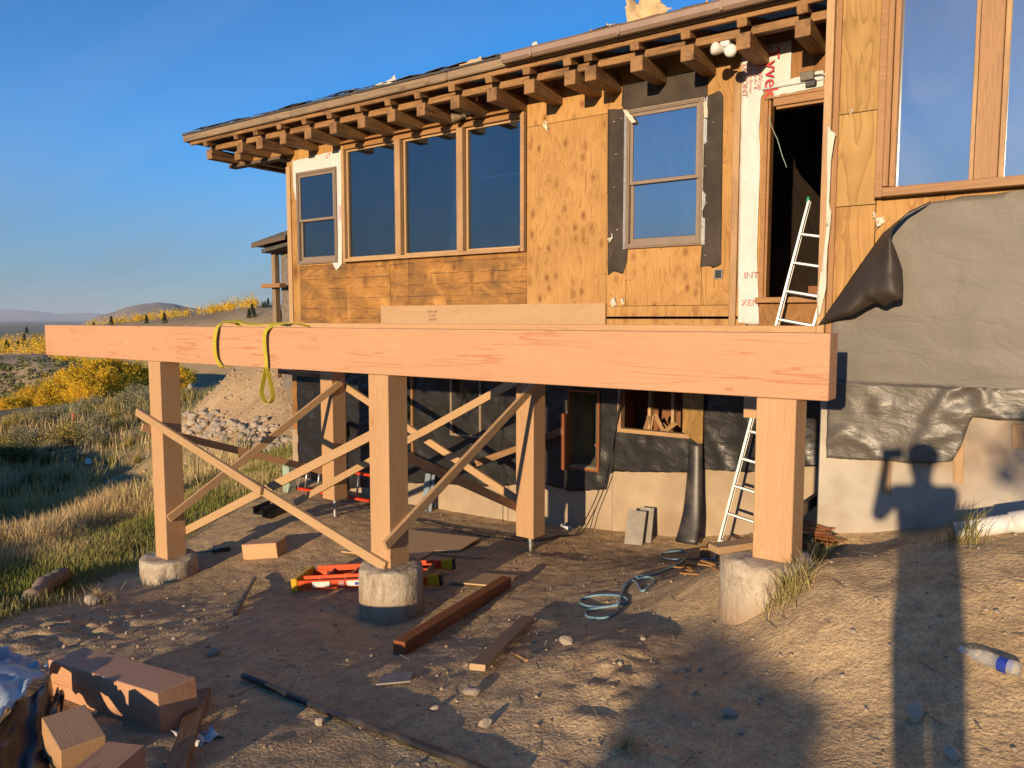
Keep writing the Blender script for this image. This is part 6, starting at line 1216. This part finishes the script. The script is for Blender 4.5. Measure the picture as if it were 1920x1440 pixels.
for k, (px, py, d, h, lb) in enumerate(((209,611,400,5.5,'dark pine at the low end of the yellow-treed crest'),(275,607,380,4.5,'short dark pine on the hillside below the crest'),(309,607,350,5.2,'broad dark pine alone on the open hillside'),(176,613,420,3.4,'small dark pine just clearing the beam'),(473,590,310,4.5,'pine nearest the ridge shoulder on the hillside'),(467,597,300,4.0,'pine standing below another on the hillside'),(477,595,300,3.6,'small pine beside a pair on the hillside'),(493,577,300,3.0,'leftmost small pine on the skyline'),(497,577,300,3.2,'second small pine on the skyline'),(503,576,296,4.2,'tallest pine on the skyline'),(511,575,294,2.8,'last small pine on the skyline'),(524,612,60,2.2,'young pine close beside the rear wing'),(14,662,430,7.0,'dark pine among the yellow band below the tan hill'),(46,648,440,6.5,'dark pine at the edge of the upper yellow band'),(35,655,430,5.0,'small pine between the yellow bands'),(52,625,480,6.0,'distant pine on the tan hill crest'),(65,638,470,4.0,'small pine at the right of the yellow band'))):
    v = on_hill(px, py, HB_mid if (px < 100) else HB_rid, d) if d > 100 else azim(px)*d+Vector((0, 0, (597-py)/F*d)); z = v.z; place_proto(PP[k % 2], v.x, v.y, z-.2, h/8*.85, random.uniform(0, 6), lb, 'pine')
# far groves: a mass of small crowns
def grove(name, stations, n, h, seed, label, tree, mat=None):
    rg = np.random.RandomState(seed); st = np.array(stations, float); P = []
    for k in range(n):
        u = rg.uniform(st[0, 0], st[-1, 0]); y = np.interp(u, st[:, 0], st[:, 1]); d = np.interp(u, st[:, 0], st[:, 2]); wv = np.interp(u, st[:, 0], st[:, 3]); v = on_hill(u, y+rg.uniform(-.5, .5)*wv, tree, d); z = v.z; hh = h*rg.uniform(.6, 1.3)
        q = rg.normal(size=(26, 3))*[hh*.26, hh*.26, hh*.30]; P.append(np.array((v.x, v.y, z+hh*.5))+q)
    V, Fq, C = leaf_cloud(np.concatenate(P), h*.16, rg); o = arr_mesh(name, V, Fq, mat or M_ASPEN, cols=C); tag(o, label, 'grove', kind='stuff'); return o
grove('aspen_grove', [(150,612,405,1),(215,608,392,2),(260,602,375,2),(330,595,348,2),(400,587,322,2)], 190, 3.2, 1, 'yellow aspen belt along the crest of the hillside', HB_rid)
grove('aspen_grove', [(395,584,322,2),(430,580,312,2),(482,575,300,2)], 110, 3.6, 2, 'olive-gold copse on the shoulder of the ridge', HB_rid)
grove('aspen_grove', [(-260,658,400,6),(0,662,400,9),(40,663,395,8),(90,660,392,9),(150,668,385,6)], 230, 4.2, 3, 'lower band of yellow trees below the tan hill', HB_mid)
grove('aspen_grove', [(-200,648,445,4),(0,649,440,4),(38,646,438,5),(60,650,430,4),(95,640,432,5)], 120, 4.2, 4, 'upper band of yellow trees on the tan hill', HB_mid)
grove('willow_thicket', [(100,676,150,2),(145,680,142,3),(190,690,138,3)], 60, 1.6, 5, 'thin line of yellow scrub on the low hill', HB_dark)
# ---------------- brush
def shrub_proto(seed, mat, nl, lsize, h, twig):
    rg = np.random.RandomState(seed); tr = bpy.data.objects.new('shrub', None); link(tr, Matrix.Identity(4)); mb = MB(); P = []; T = []
    for k in range(60):
        a = rg.uniform(0, 6.28); e = rg.uniform(.25, 1.5); L = h*rg.uniform(.6, 1.05); d = Vector((math.cos(a)*math.cos(e), math.sin(a)*math.cos(e), math.sin(e)))
        p1 = d*L; mb.tube([(0, 0, -.05), p1*.5+Vector((0, 0, .05)), p1], .01, 3, False, [.014, .008, .003]); m = nl//60; t = rg.uniform(.45, 1.05, m)[:, None]; q = np.array(p1)[None]*t+rg.normal(size=(m, 3))*h*.085; P.append(q); T.append(np.clip((t[:, 0]-.5)*1.7+rg.uniform(-.25, .25, m), 0, 1))
    mb.build('stems', M_BARKD, tr); V, Fq, C = leaf_cloud(np.concatenate(P), lsize, rg, tone=np.concatenate(T)); arr_mesh('foliage', V, Fq, mat, tr, cols=C); return tr
SP = {'sage': [shrub_proto(300, M_SAGE, 2600, .055, 1.0, 0), shrub_proto(301, M_SAGE, 2600, .055, 1.0, 0)], 'rabbit': [shrub_proto(302, M_RABBIT, 2600, .055, 1.0, 0), shrub_proto(303, M_RABBIT, 2400, .05, 1.0, 0)], 'green': [shrub_proto(304, M_SHRUB, 2600, .06, 1.0, 0)]}
labs = {'sage': ('grey-green sagebrush in the brush below the grove', 'sagebrush of the slope'), 'rabbit': ('yellow-tipped rabbitbrush in the brush below the grove', 'rabbitbrush of the slope'), 'green': ('dark green low shrub in the gully', 'green shrubs of the gully')}
def put_shrub(kind, px, py, h, label=None):
    p = gp(px, py); lb, gr = labs[kind]; P = random.choice(SP[kind]); place_proto(P, p.x, p.y, p.z-.05, h, random.uniform(0, 6.28), label or lb, 'shrub', None if label else gr, random.uniform(1.0, 1.4))
put_shrub('rabbit', 124, 832, .95, 'round golden rabbitbrush in front of the survey stake'); put_shrub('rabbit', 345, 752, .75, 'yellow rabbitbrush clump on the flank of the dirt bank'); put_shrub('green', 18, 868, .9, 'blue-green shrub alone at the shaded edge of the gully')
for px, py, k, h in ((255,748,'sage',1.5),(235,765,'sage',1.4),(275,760,'sage',1.6),(205,770,'rabbit',1.1),(215,790,'rabbit',1.0),(265,790,'green',1.0),(285,800,'green',.9),(180,768,'sage',1.4),(160,772,'sage',1.3),(190,795,'sage',1.1),(225,808,'green',.9),(120,788,'sage',1.3),(95,790,'sage',1.2),(75,800,'sage',1.2),(55,800,'rabbit',1.0),(30,800,'rabbit',1.0),(10,810,'rabbit',.9),(40,825,'sage',1.0),(70,830,'sage',.9),(5,838,'rabbit',.8),(100,845,'sage',.7),(175,830,'sage',.8),(200,838,'green',.7),(240,838,'rabbit',.6),(265,825,'sage',.8),(150,815,'sage',.9),(290,745,'sage',1.3),(300,770,'green',1.1),(320,745,'sage',1.0),(330,770,'rabbit',.8),(310,800,'green',.8),(300,825,'rabbit',.6),(20,850,'rabbit',.8),(55,862,'green',.7),(90,868,'green',.6),(150,862,'sage',.5),(210,870,'green',.5),(120,905,'green',.6),(60,905,'green',.6),(20,930,'green',.6),(95,925,'green',.5),(260,868,'rabbit',.5),(185,905,'green',.4),(140,790,'sage',1.1),(245,782,'sage',1.1)):
    put_shrub(k, px, py, h*(.60 if py < 800 else .72))
# ---------------- grass
def grass(name, X, Y, H, bend, tone, rg, label, w=0.006, parent=None, kind='stuff'):
    n = len(X); Z = ground_h(X, Y); a = rg.uniform(0, 6.28, n); wx, wy = np.cos(a), np.sin(a); b = a+rg.uniform(-1, 1, n)+1.57; bx, by = np.cos(b)*bend*H+0.10*H, np.sin(b)*bend*H; W = w*rg.uniform(.7, 1.4, n)
    c = np.stack([X, Y, Z-.01], -1); s = np.stack([wx*W, wy*W, 0*W], -1); m = c+np.stack([bx*.35, by*.35, H*.58], -1); t = c+np.stack([bx, by, H], -1)
    V = np.stack([c-s, c+s, m-s*.8, m+s*.8, t-s*.15, t+s*.15], 1).reshape(-1, 3); k = 6*np.arange(n)[:, None]; Fq = np.concatenate([k+[0, 1, 3, 2], k+[2, 3, 5, 4]]); C = np.stack([np.repeat(tone, 6), np.repeat((rg.uniform(size=n) > .85)*rg.uniform(.4, 1, n), 6), np.zeros(6*n)], -1)
    o = arr_mesh(name, V, Fq, M_GRASS, parent, cols=C)
    return o
rg = np.random.RandomState(5)
def turf_points(n, x0, x1, y0, y1): X = rg.uniform(x0, x1, n); Y = rg.uniform(y0, y1, n); return X, Y
X, Y = turf_points(120000, -14.5, -7.0, 1.0, 9.5); e = turf_edge(Y)-X+0.35*fbm(X, Y, .7, 3)*2; keep = (e > -.15) & (rg.uniform(size=len(X)) < np.clip(.25+e*1.2, 0, 1)); X, Y, e = X[keep], Y[keep], e[keep]
gm_ = fbm(X, Y, 1.6, 3, .5, 6.0); dryness = np.clip(sstep(1.0, 2.6, e)*.9+gm_*1.3+.10+rg.uniform(-.2, .2, len(X)), 0, 1)
Hh = (.07+.10*rg.uniform(size=len(X))+.34*sstep(1.3, 3.2, e)*rg.uniform(.5, 1.2, len(X)))*(.75+.5*sstep(-.2, .3, gm_)); o = grass('grass', X, Y, Hh, rg.uniform(.1, .45, len(X)), dryness, rg, '', .0045); tag(o, 'green turf running into tall straw-coloured grass', 'grass', kind='stuff')
X, Y = turf_points(60000, -42, -11, 4.0, 24); e = turf_edge(Y)-X; rb = np.exp(-(((X+19)/6.0)**2+((Y-14.6)/3.6)**2)*.9); keep = (e > 2.0) & (rb < .30) & (rg.uniform(size=len(X)) < .25+.75*(np.hypot(X, Y) < 26)); X, Y = X[keep], Y[keep]
o = grass('grass', X, Y, rg.uniform(.2, .6, len(X))*(.6+.8*sstep(-.3, .3, fbm(X, Y, 2.2, 3))), rg.uniform(.1, .4, len(X)), np.clip(.55+fbm(X, Y, 3.0, 3)+rg.uniform(-.2, .2, len(X)), 0, 1), rg, '', .011); tag(o, 'dry rough grass filling the gully and the brush slope', 'grass', kind='stuff')
X, Y = turf_points(16000, -14.0, -9.6, 8.3, 11.2); e = turf_edge(Y)-X; keep = (X < XC-.15) & (e > -.2); X, Y = X[keep], Y[keep]; o = grass('grass', X, Y, rg.uniform(.08, .3, len(X)), rg.uniform(.1, .4, len(X)), np.clip(.4+fbm(X, Y, 1.0, 3)*1.4+rg.uniform(-.2, .2, len(X)), 0, 1), rg, '', .006); tag(o, 'patchy grass beside the house corner and the cobbles', 'grass', kind='stuff')
def tuft(px, py, n, r, h, label, dry=.45):
    p = gp(px, py); a = rg.uniform(0, 6.28, n); q = np.abs(rg.normal(size=n))*r*.5; X = p.x+np.cos(a)*q; Y = p.y+np.sin(a)*q; o = grass('grass_tuft', X, Y, h*rg.uniform(.4, 1.1, n), rg.uniform(.3, 1.0, n), np.clip(dry+rg.uniform(-.4, .4, n), 0, 1), rg, '', .0028); tag(o, label, 'grass tuft'); return o
tuft(1478, 1118, 380, .17, .20, 'green and straw grass tuft growing against the half-buried pier'); tuft(1535, 1050, 90, .14, .18, 'sparse grass tuft between the pier and the cedar scraps', .3); tuft(1812, 1012, 150, .16, .20, 'green grass tuft around the open end of the white pipe', .35)
tuft(1175, 1405, 120, .06, .07, 'small dried brown clump on the shaded dirt', .8); tuft(305, 1088, 120, .12, .10, 'short grass sprouting at the foot of the low pier', .2); tuft(185, 1130, 160, .2, .2, 'straw tuft over the tan stone beside the log', .9)

rg = np.random.RandomState(31); P = []
for k in range(900):
    px_, py_ = rg.uniform(-60, 330), rg.uniform(672, 790); h_ = HB_dark.ray_cast(Vector((0, 0, 0)), ray(px_, py_).normalized())[0]
    if h_ is not None: P.append(np.array(h_)+rg.normal(size=(9, 3))*[.35, .35, .2]+[0, 0, .25])
V, Fq, C = leaf_cloud(np.concatenate(P), .5, rg); o = arr_mesh('scrub', V, Fq, M_SHRUB, cols=C); tag(o, 'low dark scrub dotting the shaded hill', 'scrub', kind='stuff')

# ================================================================== BEHIND THE CAMERA: the photographer, and unseen casters added for the long shadows
def wheel(parent, c, r, w):
    Mx = Matrix.Translation(c) @ Matrix.Rotation(R(90), 4, 'X'); mb = MB(); mb.lathe([(r*.6, -w/2), (r*.95, -w/2), (r, -w/3), (r, w/3), (r*.95, w/2), (r*.6, w/2)], 24, None); o = mb.build('wheel', M_BLACKP, parent, Mx, smooth=True); mb = MB(); mb.lathe([(0.001, -w*.3), (r*.6, -w*.42), (r*.62, w*.42), (0.001, w*.3)], 20); mb.build('rim', M_GALV, o, Mx, smooth=True)
ty, gz = -12.0, -2.05
SX = 0.6; trk = empty('shade_truck', (-2.6+SX, ty, gz), 'white box truck added unseen behind the viewpoint to shade the foreground', 'truck')  # unseen; added and shaped so its outline casts the foreground shade
mb = MB(); mb.box((-1.75+SX, ty, -0.93), (2.75, 2.0, 1.26), None, .03); mb.build('cargo_box', M_WHITE, trk, normals=True)
mb = MB(); pr = [(-4.75, -1.6), (-4.75, -1.05), (-4.55, -0.98), (-4.15, -0.66), (-3.95, -0.58), (-3.2, -0.58), (-3.2, -1.6)]; n = len(pr); mb.add([(x+SX, ty-.95, z) for x, z in pr]+[(x+SX, ty+.95, z) for x, z in pr], [tuple(range(n)), tuple(range(n, 2*n))[::-1]]+[(i, n+i, n+(i+1) % n, (i+1) % n) for i in range(n)]); cabm = mb.build('cab', M_WHITE, trk, normals=True)
for y in (ty-.955, ty+.955): mb = MB(); mb.box((-3.75+SX, y, -.82), (.7, .01, .36)); mb.build('window', M_BLACKP, cabm)
mb = MB(); mb.box((-2.5+SX, ty, -1.68), (4.3, .9, .16)); mb.build('chassis', M_BLACKP, trk)
for x in (-4.15+SX, -1.2+SX):
    for y in (ty-.85, ty+.85): wheel(trk, (x, y, gz+.36), .36, .24)
pt = empty('shade_toilet', (1.05, -11.6, gz+.3), 'blue portable toilet added unseen behind the viewpoint to shade the foreground', 'portable toilet'); mb = MB(); mb.box((1.05, -11.6, -.66), (.78, 1.1, 2.1), None, .03); mb.build('cabin', plain('blue_plastic', (.05,.15,.4,1), .5), pt, normals=True); mb = MB(); mb.box((1.05, -11.6, .44), (.86, 1.18, .12), None, .05); mb.build('roof', M_WHITE, pt, normals=True); mb = MB(); mb.box((1.05, -11.03, -.7), (.62, .03, 1.85), None, .01); mb.build('door', M_WHITEP, pt, normals=True)  # unseen; added to carry the shade on past a lit gap
# unseen leafless tree, added to cast branch shadows on the wall
bt = empty('shadow_tree', (2.85, -8.5, gh(2.85, -8.5)), 'leafless tree added unseen behind the viewpoint to cast branch shadows', 'tree'); mb = MB(); rg = np.random.RandomState(9); b0 = Vector((2.85, -8.5, gh(2.85, -8.5)-.1))
def limb(p, d, L, r, depth):
    pts = [p]; q = p.copy(); dd = d.copy()
    for k in range(4): dd = (dd+Vector(rg.normal(size=3))*.13).normalized(); q = q+dd*L/4; pts.append(q.copy())
    mb.tube(pts, r, 6, False, [r*(1-.12*i) for i in range(5)])
    if depth:
        for k in range(3): limb(pts[2+(k % 3)], (dd+Vector(rg.normal(size=3))*.55+Vector((0, 0, .15))).normalized(), L*.62, r*.52, depth-1)
limb(b0, Vector((-.12, 0, 1)), 1.5, .06, 4); mb.build('trunk', M_BARKD, bt, smooth=True)
V, Fq, C = leaf_cloud(np.array([Vector(v) for v in mb.v[-400::6]])+rg.normal(size=(67, 3))*.06, .12, rg); arr_mesh('crown', V, Fq, M_SHRUB, bt, cols=C)
# the person taking the picture: one skinned body, arms raised to the phone
pz = gh(.22, -.32); px0 = Vector((.22, -.32, pz)); fwd = Vector((_fh.x, _fh.y, 0)); rgt = Vector((_rt.x, _rt.y, 0)); upv = Vector((0, 0, 1))
def bp(r, f, u): return tuple(px0+rgt*r+fwd*f+upv*u)
H = -pz
jo = {'pel': (0,0,.92,.15), 'waist': (0,0,1.08,.14), 'chest': (0,0,1.28,.16), 'neckb': (0,0,1.43,.07), 'neck': (0,.01,1.48,.06), 'head': (0,.03,1.58,.095), 'crown': (0,.02,1.68,.085)}
ed = [('pel','waist'),('waist','chest'),('chest','neckb'),('neckb','neck'),('neck','head'),('head','crown')]
for s, n in ((-1, 'l'), (1, 'r')):
    jo.update({n+'sh': (s*.19,0,1.38,.075), n+'el': (s*.24,.14,1.16,.05), n+'wr': (s*.11,.30,1.52,.032), n+'pa': (s*.095,.325,1.59,.036), n+'hip': (s*.085,0,.86,.105), n+'kn': (s*.078,.02,.48,.075), n+'an': (s*.07,-.02,.09,.055), n+'toe': (s*.08,.14,.035,.045)})
    ed += [('chest',n+'sh'),(n+'sh',n+'el'),(n+'el',n+'wr'),(n+'wr',n+'pa'),('pel',n+'hip'),(n+'hip',n+'kn'),(n+'kn',n+'an'),(n+'an',n+'toe')]
    for k in range(4): jo[n+'f%d' % k] = (s*(.10-.006*k),.350,1.62-.018*k,.010); jo[n+'g%d' % k] = (s*(.072-.004*k),.362,1.625-.018*k,.009); ed += [(n+'pa',n+'f%d' % k),(n+'f%d' % k,n+'g%d' % k)]
    jo[n+'t0'] = (s*.082,.315,1.585,.011); jo[n+'t1'] = (s*.055,.318,1.60,.010); ed += [(n+'pa',n+'t0'),(n+'t0',n+'t1')]
nm = list(jo); me = bpy.data.meshes.new('person'); me.from_pydata([bp(*jo[k][:3]) for k in nm], [(nm.index(a), nm.index(b)) for a, b in ed], []); me.materials.append(plain('work_clothes', (.10,.12,.16,1), .85))
per = bpy.data.objects.new('person', me); link(per); tag(per, 'person in dark work clothes holding up a phone behind the viewpoint', 'person'); per.modifiers.new('skin', 'SKIN')
for i, k in enumerate(nm): me.skin_vertices[0].data[i].radius = (jo[k][3], jo[k][3]); me.skin_vertices[0].data[i].use_root = (k == 'pel')
sb_ = per.modifiers.new('smooth', 'SUBSURF'); sb_.levels = 1; sb_.render_levels = 1
mb = MB(); Mh = Matrix.Translation(Vector(bp(0,.015,1.63))); mb.lathe([(.001,.115),(.06,.10),(.10,.05),(.108,.0),(.10,-.03)], 18, Mh); mb.build('knit_cap', plain('cap_wool', (.12,.11,.1,1), .9), per, WM[per.name], smooth=True)
phM = Matrix((_rt, _fw, _up)).transposed().to_4x4(); phM.translation = -_fw*.03-_rt*.05-_up*.02; mb = MB(); mb.box((0, 0, 0), (.155, .009, .074), None, .003); ph = mb.build('phone', M_BLACKP, None, phM, normals=True); tag(ph, 'black phone held up by the person behind the viewpoint', 'phone')

# ================================================================== AIR
mh = bpy.data.materials.new('haze_air'); mh.use_nodes = True; ht = mh.node_tree; ht.nodes.clear(); ho = ht.nodes.new('ShaderNodeOutputMaterial'); hv = ht.nodes.new('ShaderNodeVolumePrincipled')
hv.inputs['Color'].default_value = (0.66, 0.80, 1.0, 1); hv.inputs['Density'].default_value = 0.000045; ht.links.new(hv.outputs[0], ho.inputs['Volume'])
mb = MB(); mb.box((-8500, 8500, 110), (37000, 37000, 380)); hz = mb.build('haze', mh); tag(hz, 'thin bluish haze lying over the valley', 'haze', kind='stuff')
